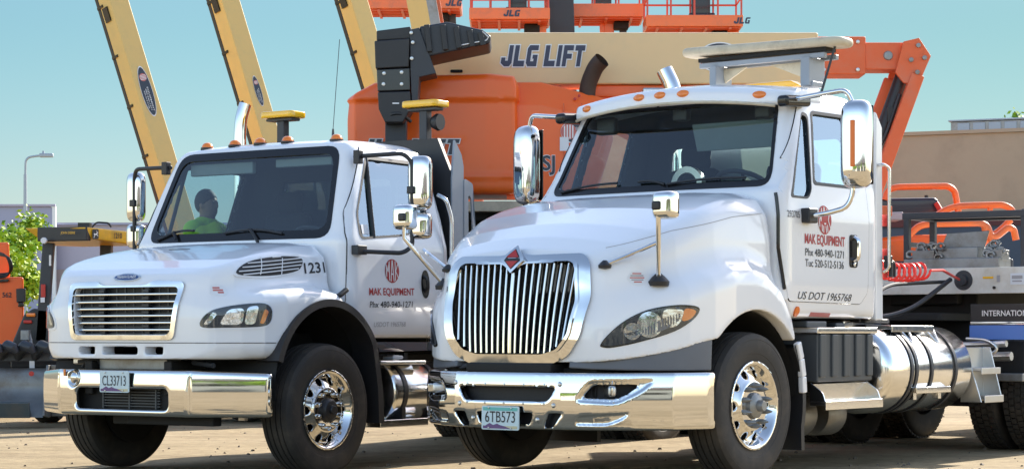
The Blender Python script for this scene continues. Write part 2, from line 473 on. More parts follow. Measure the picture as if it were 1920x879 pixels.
def patch(name, f, outline, to3d, d, m, parent, off=0.004, depth=0.012, holes=(), step=0.04, smooth=35, reach=9.0):
    """a panel that follows the body f: outline in 2-D, mapped by to3d, laid on along direction d"""
    v, fc, _ = fill2d(outline, holes, step)
    p3 = np.array([to3d(a, b) for a, b in v], float)
    q, n, ok = march(f, p3, d, off)
    if abs(d[1]) > .9 * np.linalg.norm(d): ok &= (np.abs(n[:, 1]) > .38) & (np.abs(q[:, 1]) > .75)      # a side panel stays on the side
    flip = 0
    if fc:
        t = fc[0]; nn = np.cross(q[t[1]] - q[t[0]], q[t[2]] - q[t[0]]); flip = (nn @ n[t[0]]) < 0
    fc = [(t[::-1] if flip else t) for t in fc if ok[list(t)].all()]
    used = sorted({i for t in fc for i in t}); mp = {o: i for i, o in enumerate(used)}
    fc = [tuple(mp[i] for i in t) for t in fc]
    V, F = skirted(q[used], n[used], fc, depth)
    return mesh_obj(name, V, F, m, parent, smooth)

def text_shape(s, size=1.0, bold=0.0, sx=1.0, shear=0.0, res=3):
    cu = bpy.data.curves.new('lettering', 'FONT'); cu.body = s; cu.size = size; cu.offset = bold; cu.shear = shear; cu.resolution_u = res
    cu.align_x = 'CENTER'
    o = bpy.data.objects.new('lettering', cu); COL.objects.link(o)
    dg = bpy.context.evaluated_depsgraph_get(); dg.update()
    me = bpy.data.meshes.new_from_object(o.evaluated_get(dg))
    v = np.array([(p.co.x * sx, p.co.y) for p in me.vertices]); fc = [tuple(p.vertices) for p in me.polygons]
    bpy.data.objects.remove(o); bpy.data.curves.remove(cu); bpy.data.meshes.remove(me)
    return v, fc

def fit_text(s, w, h, bold=0.0, shear=0.0, caps=True):
    """letters scaled to width w and cap height h, centred on x, base line at 0"""
    v, fc = text_shape(s, 1.0, bold, 1.0, shear)
    v[:, 0] -= (v[:, 0].min() + v[:, 0].max()) / 2
    v[:, 0] *= w / (v[:, 0].max() - v[:, 0].min()); v[:, 1] *= h / 0.69
    return v, fc

def lay_flat(name, v, fc, o, r, up, m, parent, thick=0.0015):
    """flat lettering on a plane: origin o, right r, up"""
    o, r, up = Vector(o), Vector(r).normalized(), Vector(up).normalized(); n = r.cross(up)
    P = [o + r * a + up * b for a, b in v]
    return mesh_obj(name, P, fc, m, parent, 0)

def lay_on(name, f, v, fc, o, r, up, d, m, parent, off=0.008):
    o, r, up = np.array(o, float), np.array(r, float), np.array(up, float)
    p = o + v[:, :1] * r + v[:, 1:] * up
    q, n, ok = march(f, p, d, off)
    return mesh_obj(name, [tuple(a) for a in q], fc, m, parent, 30)

# ------------------------------------------------------------------ things
def thing(name, label, cat, loc=(0, 0, 0), rz=0.0, group=None, kind=None):
    o = bpy.data.objects.new(name, None); COL.objects.link(o)
    o.location = loc; o.rotation_euler = (0, 0, rz); o.empty_display_size = 0.3
    return tag(o, label, cat, group, kind)
def tag(o, label=None, cat=None, group=None, kind=None):
    if label: o['label'] = label
    if cat: o['category'] = cat
    if group: o['group'] = group
    if kind: o['kind'] = kind
    return o
def at(x, y, d):
    """world point d metres off in the direction measured on the photo"""
    return Vector(((x - 960) / 3900 * d, d, 1.07 - (y - 625) / 3900 * d))

# ================================================================== ground
def gz(x, y):
    t = min(1.0, max(0.0, (x + 3.2) / 4.4)); t = t * t * (3 - 2 * t)
    return -0.058 + 0.087 * t
gm = bpy.data.materials.new('pale_dirt_yard'); gm.use_nodes = True
nt = gm.node_tree; b = nt.nodes['Principled BSDF']; b.inputs['Roughness'].default_value = 0.95; b.inputs['Specular IOR Level'].default_value = 0.2
geo = nt.nodes.new('ShaderNodeNewGeometry')
def noise(sc, det=6, rough=.6, vec=None):
    n = nt.nodes.new('ShaderNodeTexNoise'); n.inputs['Scale'].default_value = sc; n.inputs['Detail'].default_value = det; n.inputs['Roughness'].default_value = rough
    nt.links.new(vec or geo.outputs['Position'], n.inputs['Vector']); return n.outputs['Fac']
def ramp(src, stops):
    r = nt.nodes.new('ShaderNodeValToRGB')
    while len(r.color_ramp.elements) < len(stops): r.color_ramp.elements.new(.5)
    for e, (p, c) in zip(r.color_ramp.elements, stops): e.position = p; e.color = (*c, 1)
    nt.links.new(src, r.inputs[0]); return r.outputs[0]
def mixc(a, bb, f, mode='MIX'):
    m = nt.nodes.new('ShaderNodeMix'); m.data_type = 'RGBA'; m.blend_type = mode
    if isinstance(f, float): m.inputs[0].default_value = f
    else: nt.links.new(f, m.inputs[0])
    nt.links.new(a, m.inputs[6]); nt.links.new(bb, m.inputs[7]); return m.outputs[2]
base = ramp(noise(0.35, 8, .65), [(.30, (.300, .232, .135)), (.52, (.355, .278, .168)), (.75, (.415, .330, .210))])
fine = ramp(noise(9.0, 8, .75), [(.30, (.62, .60, .58)), (.55, (1, 1, 1)), (.75, (1.15, 1.13, 1.1))])
c = mixc(base, fine, 1.0, 'MULTIPLY')
oil = ramp(noise(0.9, 4, .5), [(.60, (1, 1, 1)), (.72, (.72, .70, .68))])
c = mixc(c, oil, 1.0, 'MULTIPLY')
spk = ramp(noise(38.0, 3, .6), [(.70, (1, 1, 1)), (.76, (.62, .58, .55))])
c = mixc(c, spk, 1.0, 'MULTIPLY')
mp = nt.nodes.new('ShaderNodeMapping'); mp.inputs['Scale'].default_value = (.16, 2.2, 1); mp.inputs['Rotation'].default_value = (0, 0, rad(8)); nt.links.new(geo.outputs['Position'], mp.inputs[0])
trk = ramp(noise(1.0, 7, .7, mp.outputs[0]), [(.34, (.74, .72, .70)), (.50, (1, 1, 1)), (.68, (1.10, 1.09, 1.08))])
c = mixc(c, trk, 1.0, 'MULTIPLY')
nt.links.new(c, b.inputs['Base Color'])
bp = nt.nodes.new('ShaderNodeBump'); bp.inputs['Strength'].default_value = .6; bp.inputs['Distance'].default_value = .02
nt.links.new(noise(14.0, 8, .7), bp.inputs['Height']); nt.links.new(bp.outputs[0], b.inputs['Normal'])
xs = [-900, -300, -100, -40, -20] + [x * .4 for x in range(-30, 31)] + [20, 40, 100, 300, 900]; ys = [-400, -60, -10, 5, 10, 14, 18, 22, 26, 30, 40, 60, 100, 200, 500, 1500]
V = [(x, y, gz(x, y)) for y in ys for x in xs]; n_ = len(xs)
Fc = [(j * n_ + i, j * n_ + i + 1, (j + 1) * n_ + i + 1, (j + 1) * n_ + i) for j in range(len(ys) - 1) for i in range(n_ - 1)]
g = mesh_obj('ground', V, Fc, gm, None, 30); g['kind'] = 'structure'
# scattered grit
gr = MB(); rng = random.Random(3)
for k in range(700):
    d = 12 + 16 * rng.random() ** 1.4; x = rng.uniform(-.27, .27) * d
    s = rng.choice([.006, .008, .010, .014, .02]) * rng.uniform(.7, 1.3)
    R = Matrix.Rotation(rng.uniform(0, 6.3), 3, 'Z') @ Matrix.Rotation(rng.uniform(-.6, .6), 3, 'X')
    gr.box((x, d, gz(x, d) + s * .3), (s * rng.uniform(1, 2), s * 1.3, s), R, taper=rng.uniform(.3, .8))
tag(gr.build('gravel', mat('grit_stone', (.16, .13, .10), .9, var=.4, scale=3), None, smooth=0), 'loose dark grit scattered over the pale dirt yard', 'gravel', kind='stuff')

# ================================================================== far buildings
def wall_building(name, label, pts, z, thick, m, cat='building', group=None):
    t = thing(name, label, cat, (pts[0][0], pts[0][1], 0), 0, group); return t
wh = thing('warehouse', 'lilac stucco warehouse with a white corner strip behind the lamp post', 'building', (-31, 135, 0))
def lb(name, parent, x0, x1, y0, y1, z0, z1, m):
    L = parent.location
    return MB().box(((x0 + x1) / 2 - L.x, (y0 + y1) / 2 - L.y, (z0 + z1) / 2), (x1 - x0, y1 - y0, z1 - z0)).build(name, m, parent, bevel=.02)
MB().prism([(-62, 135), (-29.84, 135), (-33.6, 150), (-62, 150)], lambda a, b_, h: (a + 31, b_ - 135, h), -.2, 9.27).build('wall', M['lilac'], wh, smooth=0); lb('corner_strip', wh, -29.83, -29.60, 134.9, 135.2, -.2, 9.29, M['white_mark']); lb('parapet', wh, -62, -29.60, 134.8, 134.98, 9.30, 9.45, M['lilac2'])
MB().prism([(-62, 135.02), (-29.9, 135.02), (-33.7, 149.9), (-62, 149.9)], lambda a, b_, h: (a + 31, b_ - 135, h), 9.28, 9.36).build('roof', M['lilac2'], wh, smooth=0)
w2 = thing('warehouse', 'low pale warehouse with lilac upper band and peach wall below, right of the white corner', 'building', (-20, 136, 0))
W2 = lambda n, y0, z0, z1, m: MB().prism([(-29.8, 0), (-8, 0), (-8, 20), (-29.8, 20)], lambda a, b_, h: (a + 20, b_ + y0 - 136, h), z0, z1).build(n, m, w2, smooth=0)
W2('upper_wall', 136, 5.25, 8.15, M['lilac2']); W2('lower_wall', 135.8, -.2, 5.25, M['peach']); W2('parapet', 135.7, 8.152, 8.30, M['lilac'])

tb = thing('tan_building', 'tan stucco building with a maroon stripe and slate blue base beyond the trailer', 'building', (8.0, 46.4, 0), rad(-22))
def tbx(n, z0, z1, off, m, L=45): return MB().box((L / 2, 6 - off / 2, (z0 + z1) / 2), (L, 12 + off, z1 - z0)).build(n, m, tb, smooth=0)
tbx('upper_wall', 3.62, 5.44, .04, M['tan']); tbx('stripe', 3.42, 3.62, .08, M['maroon']); tbx('base_wall', -.2, 3.42, .04, M['slateblue']); tbx('parapet_cap', 5.442, 5.52, .10, M['tan'])
for k in range(1, 9): MB().box((k * 1.8 - .6, -.026, 4.53), (.02, .012, 1.80)).build('wall_joint', M['tan_dark'], tb, smooth=0)
hv = thing('rooftop_unit', 'grey rooftop air handling unit on the roof of the tan building', 'roof unit', (10.85, 48.5, 5.46), rad(-22))
MB().box((.7, .5, .28), (2.6, 1.2, .54)).build('casing', M['steel'], hv, bevel=.02)
for k in range(6): MB().box((-.3 + k * .36, -.115, .40), (.28, .03, .22)).build('louvre', M['lamp_grey'], hv, bevel=.01)
MB().box((.7, .5, .57), (2.7, 1.3, .04)).build('lid', M['lamp_grey'], hv, bevel=.01)

def tree(name, label, cat, loc, h, r, n, seed, trunk_h, mats, leaf=.10, group=None, squash=1.0):
    rng = random.Random(seed); t = thing(name, label, cat, loc, 0, group)
    tr = MB(); tips = []
    def limb(p, d, L, rad_, depth):
        pts = [p]; dd = Vector(d)
        for k in range(4):
            dd = (dd + Vector((rng.uniform(-.25, .25), rng.uniform(-.25, .25), rng.uniform(-.05, .2)))).normalized(); pts.append(pts[-1] + dd * L / 4)
        tr.tube(pts, [rad_ * (1 - .16 * i) for i in range(5)], 7)
        tips.append(pts[-1]); tips.append(pts[3])
        if depth: 
            for k in range(3):
                a = rng.uniform(0, 6.28); limb(pts[rng.choice([2, 3, 4])], (dd + Vector((math.cos(a), math.sin(a), rng.uniform(.0, .6))) * .9).normalized(), L * .62, rad_ * .5, depth - 1)
    limb(Vector((0, 0, 0)), (0, 0, 1), trunk_h, r * .055 + .03, 0)
    for k in range(6):
        a = k * 1.05 + rng.uniform(-.3, .3); limb(Vector((0, 0, trunk_h * rng.uniform(.7, 1))), (math.cos(a), math.sin(a), rng.uniform(.5, 1.4)), r * .85, r * .03 + .015, 2)
    tr.build('trunk', M['bark'], t, smooth=60)
    me_v = []; me_f = []; mi = []
    cl = []
    for p in tips:
        if p.z > trunk_h * .8: cl.append((p, rng.uniform(.18, .42) * r * .55))
    for k in range(n):
        p, cr = rng.choice(cl)
        q = Vector((rng.gauss(0, 1), rng.gauss(0, 1), rng.gauss(0, .8))) * cr * .62 + p
        ax = Vector((rng.gauss(0, 1), rng.gauss(0, 1), rng.gauss(0, .6) - .5)).normalized(); sd_ = ax.cross(Vector((rng.gauss(0, 1), rng.gauss(0, 1), 1))).normalized()
        L = leaf * rng.uniform(.6, 1.5); w = L * .32; o = len(me_v)
        me_v += [q, q + ax * L * .5 + sd_ * w, q + ax * L, q + ax * L * .5 - sd_ * w]; me_f.append((o, o + 1, o + 2, o + 3)); mi.append(rng.choice([0, 0, 1, 1, 2]))
    mesh_obj('crown', me_v, me_f, mats, t, 0, midx=mi)
    return t

# ================================================================== shed and trees added behind the camera to give the chrome reflections
sh = thing('reflection_shed', 'long grey green shed added behind the camera for the chrome to mirror', 'building', (0, -34, 0), rad(4))
MB().box((-6, -6, 2.6), (70, 12, 5.4)).build('wall', mat('shed_wall', (.20, .22, .21), .8, var=.15, scale=.5), sh, smooth=0)
MB().prism([(-12.6, 5.3), (.6, 5.3), (.6, 5.5), (-6, 7.0), (-12.6, 5.5)], lambda a, b, h: (h, a, b), -41.5, 29.5).build('roof', mat('shed_roof', (.12, .10, .09), .7, var=.2), sh, smooth=0)
for k in range(9):
    MB().box((-36 + k * 7.2, .03, 2.05), (4.2, .10, 4.3)).build('roller_door', M['dgrey'] if k % 3 else M['trailer'], sh, bevel=.02)
    MB().box((-32.6 + k * 7.2, .03, 3.2), (1.6, .08, 1.0)).build('window', M['gloss'], sh, bevel=.02)
for k, x in enumerate((-30, -19, -7.5, 9, 21, 33)):  # trees added out of view, only to be mirrored in chrome
    tree('reflection_tree', 'unseen tree added behind the camera for the chrome to mirror', 'tree', (x, -27 - (k % 2) * 2, 0), 5, 2.0 + .3 * (k % 3), 1500, 40 + k, 2.2, [M['leaf_c'], M['leaf_c'], M['leaf_a']], .34, group='trees added behind the camera for chrome reflections')

# ================================================================== street lamp
lp = thing('street_lamp', 'tall grey street lamp with curved arm standing before the lilac warehouse', 'street lamp', (-21.06, 90, -.05))
MB().tube([(0, 0, 0), (0, 0, 7.2), (0, 0, 8.0)], [.10, .075, .07], 14).build('pole', M['lamp_grey'], lp)
MB().tube(fillet([(0, 0, 7.9), (.02, 0, 8.72), (.55, 0, 8.80), (.75, 0, 8.80)], .5, 10), .05, 10).build('arm', M['lamp_grey'], lp)
MB().prism(rpoly([(.62, -.16), (1.22, -.10), (1.22, .10), (.62, .16)], .06), UV, 8.73, 8.90).build('lamp_head', M['lamp_grey'], lp, bevel=.04)
MB().lathe([(0, .12), (.05, .12), (.06, 0), (0, 0)], (.78, 0, 8.89), 'z', 12).build('photocell', M['lamp_grey'], lp)

# ================================================================== trees
tree('tree', 'bright yellow green tree at the left edge of the yard', 'tree', (-12.6, 50, -.05), 4, 1.65, 30000, 5, 1.5, [M['leaf_a'], M['leaf_b'], M['leaf_c']], .13)
tree('palm_top', 'feathery green treetop showing above the rooftop unit', 'tree', (13.05, 55, 0), 6, .9, 900, 8, 6.0, [M['leaf_a'], M['leaf_c'], M['leaf_c']], .16)

# ------------------------------------------------------------------ wheels (mesh data shared by all copies)
R_T = 0.525
def tyre_mb(drive=False):
    w = 0.14
    prof = [(0.30, -0.115), (0.335, -0.128), (0.40, -0.140), (0.455, -0.142), (0.487, -0.136), (0.508, -0.122)]
    if not drive:
        for g in (-0.075, -0.028, 0.028, 0.075):
            prof += [(R_T - 0.001 - abs(g) * 0.06, g - 0.007), (R_T - 0.016, g - 0.005), (R_T - 0.016, g + 0.005), (R_T - 0.001 - abs(g) * 0.06, g + 0.007)]
    else:
        prof += [(R_T - 0.004, -0.10), (R_T, 0.0), (R_T - 0.004, 0.10)]
    prof += [(0.508, 0.122), (0.487, 0.136), (0.470, 0.1405), (0.467, 0.1385), (0.455, 0.142), (0.40, 0.140), (0.370, 0.1355), (0.367, 0.1330), (0.335, 0.128), (0.30, 0.115), (0.29, 0.0)]
    mb = MB().lathe(prof, n=96)
    if drive:
        for k in range(56):
            a = 2 * math.pi * k / 56
            for j, y in enumerate((-0.088, -0.030, 0.030, 0.088)):
                aa = a + (0.055 if j % 2 else 0)
                R = Matrix.Rotation(-aa, 3, 'Y')
                mb.box(R @ Vector((R_T + 0.004, y, 0)), (0.020, 0.046, 0.044), R)
    return mb
def rim_f(x, y, z):
    r = np.sqrt(x * x + z * z)
    pr = [(.314, .137), (.314, .108), (.292, .092), (.286, -.13), (.262, -.13), (.262, .03), (.24, .05), (.18, .09), (.095, .10), (.095, .125), (.172, .125), (.19, .112), (.255, .074), (.286, .125), (.300, .137)]
    f = poly_sd(pr, r, y)
    a = np.arctan2(z, x); seg = 2 * np.pi / 10
    b = a - seg * np.round(a / seg)
    hx, hy = r * np.cos(b) - 0.2285, r * np.sin(b)
    return smax(f - 0.002, -(np.sqrt(hx * hx + hy * hy) - 0.030), 0.006)
_w0 = MB(); 
tyre_o = tyre_mb().build('tyre', M['rubber'], None, smooth=30)
rim_o = sdf_obj('rim', rim_f, (-.33, -.14, -.33), (.33, .145, .33), 0.0085, M['chrome'], None, smooth=45)
nuts = MB(); spikes = MB()
for k in range(1):
    c = (0, 0, 0)
    nuts.lathe([(0, .165), (.012, .163), (.017, .155), (.019, .124), (0, .124)], c, n=10)
    spikes.lathe([(0, .200), (.006, .190), (.016, .160), (.019, .150), (.019, .124), (0, .124)], c, n=8)
nuts_o = nuts.build('wheel_nut', M['alu'], None); spikes_o = spikes.build('wheel_nut', M['steel'], None)
hub_o = MB().lathe([(0, .190), (.030, .190), (.036, .183), (.036, .170), (.072, .166), (.082, .155), (.090, .150), (.095, .10), (0, .10)], n=28).build('hub', M['black'], None)
hubb_o = MB().lathe([(0, .215), (.034, .213), (.040, .200), (.042, .170), (.075, .160), (.090, .148), (.095, .10), (0, .10)], n=28).build('hub', M['steel'], None)
drive_o = tyre_mb(True).build('tyre', M['rubber'], None, smooth=30)
disc_o = MB().lathe([(.30, .10), (.285, .08), (.27, -.02), (.24, -.05), (.15, -.06), (.14, .06), (0, .07), (0, -.1), (.30, -.1)], n=40).build('rim', M['dull'], None)
drum_o = MB().lathe([(0, .025), (.257, .025), (.257, -.134), (.31, -.136), (.31, -.16), (0, -.16)], n=32).build('brake_drum', M['dark'], None)
PROTO = [tyre_o, rim_o, nuts_o, spikes_o, hub_o, hubb_o, drive_o, disc_o]
used = set()
def dup(o, parent, loc=(0, 0, 0), rz=0.0):
    c = o if o.name not in used else o.copy()
    if c is not o: COL.objects.link(c)
    used.add(o.name); c.parent = parent; c.location = loc; c.rotation_euler = (0, 0, rz)
    return c
def wheel(parent, u, v, kind='plain', z=R_T, spin=0.0):
    w = bpy.data.objects.new('wheel', None); COL.objects.link(w); w.parent = parent; w.location = (u, v, z)
    w.rotation_euler = (0, 0, 0 if v > 0 else math.pi); w.empty_display_size = 0.2
    if kind == 'dual':
        dup(drive_o, w, (0, 0.14, 0)); dup(disc_o, w, (0, 0.14, 0)); dup(drive_o, w, (0, -0.19, 0)); return w
    dup(drum_o, w); dup(tyre_o, w); dup(rim_o, w); dup(hubb_o if kind == 'spiked' else hub_o, w)
    for k in range(10):
        a = 2 * math.pi * (k + .5) / 10; dup(spikes_o if kind == 'spiked' else nuts_o, w, (0.143 * math.cos(a), 0, 0.143 * math.sin(a)))
    return w

def mak_logo(parent, f, o, rvec, d, w, h, off=0.009, name='door_emblem'):
    """red disc with the three tall pale letters"""
    el = [(w / 2 * math.cos(a), h / 2 * math.sin(a)) for a in np.linspace(0, 2 * math.pi, 36, endpoint=False)]
    v, fc, _ = fill2d(el, (), 0.03)
    e = lay_on(name, f, v, fc, o, rvec, (0, 0, 1), d, M['red_mark'], parent, off)
    # letters clipped to the disc: height follows the ellipse
    mb_v = []; mb_f = []
    def stroke(x0, y0, x1, y1, t):
        b = len(mb_v); nx = t / 2
        mb_v.extend([(x0 - nx, y0), (x0 + nx, y0), (x1 + nx, y1), (x1 - nx, y1)]); mb_f.append((b, b + 1, b + 2, b + 3))
    top = lambda x: 0.90 * h / 2 * math.sqrt(max(0.02, 1 - (2 * x / w) ** 2))
    t = w * 0.055
    for x in (-.42, -.22): stroke(x * w, -top(x * w), x * w, top(x * w), t)
    stroke(-.42 * w, top(.42 * w), -.32 * w, -.05 * h, t); stroke(-.22 * w, top(.22 * w), -.32 * w, -.05 * h, t)
    stroke(-.12 * w, -top(.12 * w), -.02 * w, top(.02 * w), t); stroke(.10 * w, -top(.1 * w), 0.0, top(0), t)
    b = len(mb_v); mb_v.extend([(-.08 * w, -.16 * h), (.06 * w, -.16 * h), (.06 * w, -.10 * h), (-.08 * w, -.10 * h)]); mb_f.append((b, b + 1, b + 2, b + 3))
    stroke(.20 * w, -top(.2 * w), .20 * w, top(.2 * w), t)
    stroke(.23 * w, 0, .38 * w, top(.38 * w), t); stroke(.23 * w, 0, .40 * w, -top(.40 * w), t)
    lay_on('emblem_letters', f, np.array(mb_v), mb_f, o, rvec, (0, 0, 1), d, M['white_mark'], e, off + 0.003)
    return e

def seat(parent, u, v, z):
    s = MB().box((u, v, z), (0.5, 0.5, 0.16)).build('seat', M['seat'], parent, bevel=0.05)
    MB().box((u - 0.27, v, z + 0.42), (0.14, 0.48, 0.75), Matrix.Rotation(rad(-8), 3, 'Y')).build('backrest', M['seat'], s, bevel=0.06)
    MB().box((u - 0.33, v, z + 0.88), (0.10, 0.28, 0.2)).build('headrest', M['seat'], s, bevel=0.05)
    return s

def steering(parent, c, r, tilt):
    ax = Matrix.Rotation(rad(tilt), 3, 'Y')
    ring = [Vector(c) + ax @ Vector((r * math.cos(a), r * math.sin(a), 0)) for a in np.linspace(0, 2 * math.pi, 36, endpoint=False)]
    mb = MB().tube(ring, 0.018, 8, closed=True)
    for a in (0.4, 2.74, 4.71):
        mb.tube([c, Vector(c) + ax @ Vector((r * math.cos(a), r * math.sin(a), 0))], 0.014, 6)
    mb.lathe([(0, .02), (.07, .015), (.08, -.02), (0, -.04)], c, 'z', 16)
    mb.tube([c, Vector(c) + ax @ Vector((0, 0, -0.5))], 0.03, 8)
    return mb.build('steering_wheel', M['black'], parent)

def seam(name, f, outline, S, d, m, parent, r=.006, off=.001, step=.03, skip=None):
    """the dark gap round a panel: a thin strip laid along its outline"""
    pts = []
    for i in range(len(outline)):
        a, b = np.array(outline[i]), np.array(outline[(i + 1) % len(outline)]); n = max(1, int(np.linalg.norm(b - a) / step)); pts += [tuple(a + (b - a) * k / n) for k in range(n)]
    q, n, ok = march(f, np.array([S(a, b) for a, b in pts]), d, off)
    if skip: ok &= ~np.array([skip(a, b) for a, b in pts])
    ok &= (np.abs(n[:, 1]) > .30) & (np.abs(q[:, 1]) > .75)
    k0 = next((i for i in range(len(ok)) if not ok[i]), 0)
    q, ok = np.roll(q, -k0, 0), np.roll(ok, -k0); mb = MB(); run = []
    for p, o in list(zip(q, ok)) + [(None, False)]:
        if o and (not run or np.linalg.norm(p - run[-1]) < .10): run.append(p)
        else:
            if len(run) > 6: mb.tube(run, r, 6)
            run = [p] if o else []
    return mb.build(name, m, parent) if mb.v else None

def mirror_shell(name, c, w, d, h, rz, m, parent, ex=3.2):
    """convex chrome mirror back"""
    ca, sa = math.cos(rz), math.sin(rz)
    def f(x, y, z):
        X, Y, Z = x - c[0], y - c[1], z - c[2]; X, Y = X * ca + Y * sa, -X * sa + Y * ca
        X2 = X / (d / 2); Y2 = Y / (w / 2); Z2 = Z / (h / 2)
        e = (np.abs(X2) ** 2.3 + np.abs(Y2) ** ex + np.abs(Z2) ** 7 + 1e-9) ** (1 / 3.0)
        return smax((e - 1) * d / 2, -X - d * .30, .012)
    return sdf_obj(name, f, (c[0] - w, c[1] - w, c[2] - h / 2 - .02), (c[0] + w, c[1] + w, c[2] + h / 2 + .02), .011, m, parent)

def arch_liner(parent, s, cz, r, a0, a1, v0, v1):
    an = np.linspace(rad(a0), rad(a1), 24); P = [(r * math.cos(a), cz + r * math.sin(a)) for a in an]
    mb = MB()
    for a, b in zip(P[:-1], P[1:]):
        mb.add([(a[0], s * v0, a[1]), (a[0], s * v1, a[1]), (b[0], s * v1, b[1]), (b[0], s * v0, b[1])], [(0, 1, 2, 3)])
    mb.add([(p[0], s * v0, p[1]) for p in P], [tuple(range(len(P)))])
    return mb.build('wheel_arch_liner', M['dark'], parent, smooth=50, fix=False)

def licence(parent, c, text, rvec, up, w=0.33, h=0.165, rz=None):
    r, u = Vector(rvec).normalized(), Vector(up).normalized(); n = r.cross(u)
    P = lambda a, b, k: Vector(c) + r * a + u * b + n * k
    mb = MB(); mb.prism(rpoly([(-w / 2, -h / 2), (w / 2, -h / 2), (w / 2, h / 2), (-w / 2, h / 2)], 0.015), P, -0.004, 0.004)
    pl = mb.build('licence_plate', M['plate'], parent, smooth=0)
    def flat(nm, poly, m, k=0.0055):
        mesh_obj(nm, [P(a, b, k) for a, b in poly], [tuple(range(len(poly)))], m, pl, 0)
    flat('plate_band', [(-w * .46, h * .30), (w * .46, h * .30), (w * .46, h * .44), (-w * .46, h * .44)], M['teal'] if text[0] == '6' else M['plate'], 0.0052)
    flat('plate_sunset', [(-w * .46, -h * .45), (w * .46, -h * .45), (w * .46, -h * .33), (-w * .46, -h * .33)], M['sand'], 0.0052)
    flat('plate_mountains', [(-w * .46, -h * .45), (w * .30, -h * .45), (w * .12, -h * .34), (w * .0, -h * .30), (-w * .08, -h * .24), (-w * .18, -h * .30), (-w * .28, -h * .22), (-w * .40, -h * .34), (-w * .46, -h * .34)], M['purple'], 0.0062)
    v, fc = fit_text(text, w * .80, h * .46, 0.0)
    v[:, 1] -= h * .18
    mesh_obj('plate_lettering', [P(a, b, 0.007) for a, b in v], fc, M['black_mark'], pl, 0)
    bz = MB()
    for a, b in ((-.3, .42), (.3, .42), (-.3, -.42), (.3, -.42)): bz.box(P(a * w, b * h, 0.007), (0.012, 0.012, 0.012))
    bz.build('plate_screw', M['dull'], pl, bevel=0.003)
    return pl

# ================================================================== the flatbed truck (left); local outlines worked out beforehand from image pixels
LT = thing('flatbed_truck', 'white flatbed truck numbered 1231 with horizontal grille bars and two amber beacons', 'truck', (-2.4306, 16.9655, -0.0525), math.atan2(-math.cos(rad(33.6)), -math.sin(rad(33.6))))

def sym(P): return list(P) + [(a, -b) for a, b in reversed(P) if b > 1e-6]
_hs = [(-.235, .95), (-.235, 1.878), (-.05, 1.872), (.15, 1.838), (.45, 1.765), (.72, 1.693), (.90, 1.625), (.98, 1.578), (1.03, 1.515), (1.05, 1.43), (1.062, 1.25), (1.062, .92)]
_hp = sym([(1.066, 0), (1.055, .45), (1.02, .66), (.95, .80), (.80, .92), (.5, .985), (.15, 1.02), (-.3, 1.045)])
_hf = sym([(1.90, 0), (1.89, .4), (1.872, .7), (1.83, .88), (1.74, .985), (1.60, 1.03), (1.4, 1.06), (.9, 1.08)]); _hf = [(b, a) for a, b in _hf]
_fs = [(1.066, .921), (1.066, 1.25), (1.04, 1.34), (.90, 1.405), (.62, 1.455), (.30, 1.482), (.02, 1.478), (-.16, 1.45), (-.235, 1.40), (-.235, .921)]
_fp = sym([(1.068, 0), (1.058, .50), (1.035, .72), (.97, .88), (.84, 1.03), (.70, 1.135), (.50, 1.19), (.3, 1.205), (-.3, 1.205)])
def L_hood_raw(u, v, z):
    core = smax(smax(poly_sd(_hs, u + 0.03 * v * v, z), poly_sd(_hp, u, v), .10), poly_sd(_hf, v, z), .10)
    fend = smax(poly_sd(_fs, u, z), poly_sd(_fp, u, v), .13)
    return smin(core, fend, .12)
_LGR = rpoly([(-.50, 1.115), (.50, 1.115), (.555, 1.475), (-.555, 1.475)], .06)
_LSL = [rpoly([(a, .962), (b, .962), (b, 1.023), (a, 1.023)], .022) for a, b in ((-.46, -.286), (-.205, .165), (.24, .43))]
def L_hood(u, v, z):
    f = L_hood_raw(u, v, z)
    f = smax(f, .925 - z, .015); f = smax(f, -.228 - u, .012)
    arch = np.sqrt(u * u + (z - .72) ** 2) - .655
    f = smax(f, -np.maximum(arch, .72 - np.abs(v)), .02)
    f = smax(f, -np.maximum(np.maximum(np.sqrt(u * u + (z - .72) ** 2) - .72, .72 - np.abs(v)), z - .72), .02)
    cav = np.maximum(np.maximum(np.abs(v) - .78, u - .93), z - 1.45)
    f = smax(f, -cav, .01)
    f = np.maximum(f, -np.maximum(poly_sd(_LGR, v, z), .80 - u))
    for s in _LSL: f = smax(f, -np.maximum(poly_sd(s, v, z), .8 - u), .006)
    return f
hoodL = sdf_obj('hood', L_hood, (-.3, -1.25, .88), (1.1, 1.25, 1.93), .0155, M['white'], LT)
FN = lambda a, b: (1.6, a, b)          # front view (v, z) -> start point, looking aft
SD = lambda a, b: (a, 1.6, b)          # driver side view (u, z)

# grille
patch('grille_surround', L_hood_raw, rpoly([(-.54, 1.075), (.54, 1.075), (.61, 1.512), (.30, 1.522), (.225, 1.492), (-.225, 1.492), (-.30, 1.522), (-.61, 1.512)], .05), FN, (-1, 0, 0), M['chrome'], LT, .016, .035, [rpoly([(-.505, 1.11), (.505, 1.11), (.56, 1.478), (-.56, 1.478)], .055)], .03)
for z in (1.424, 1.366, 1.312, 1.259, 1.205, 1.151):
    w = .50 + (z - 1.11) * .15
    pts = [(1.055 - .05 * (v / .55) ** 2, v, z) for v in np.linspace(-w, w, 13)]
    MB().ribbon(pts, .036, .017, (1, 0, 0)).build('grille_bar', M['chrome'], LT)
scr = MB(); scr.prism([(-.56, 1.09), (.56, 1.09), (.58, 1.50), (-.58, 1.50)], lambda a, b, h: (.945 + h, a, b), 0, .02)
gs = scr.build('grille_screen', M['mesh'], LT, smooth=0)
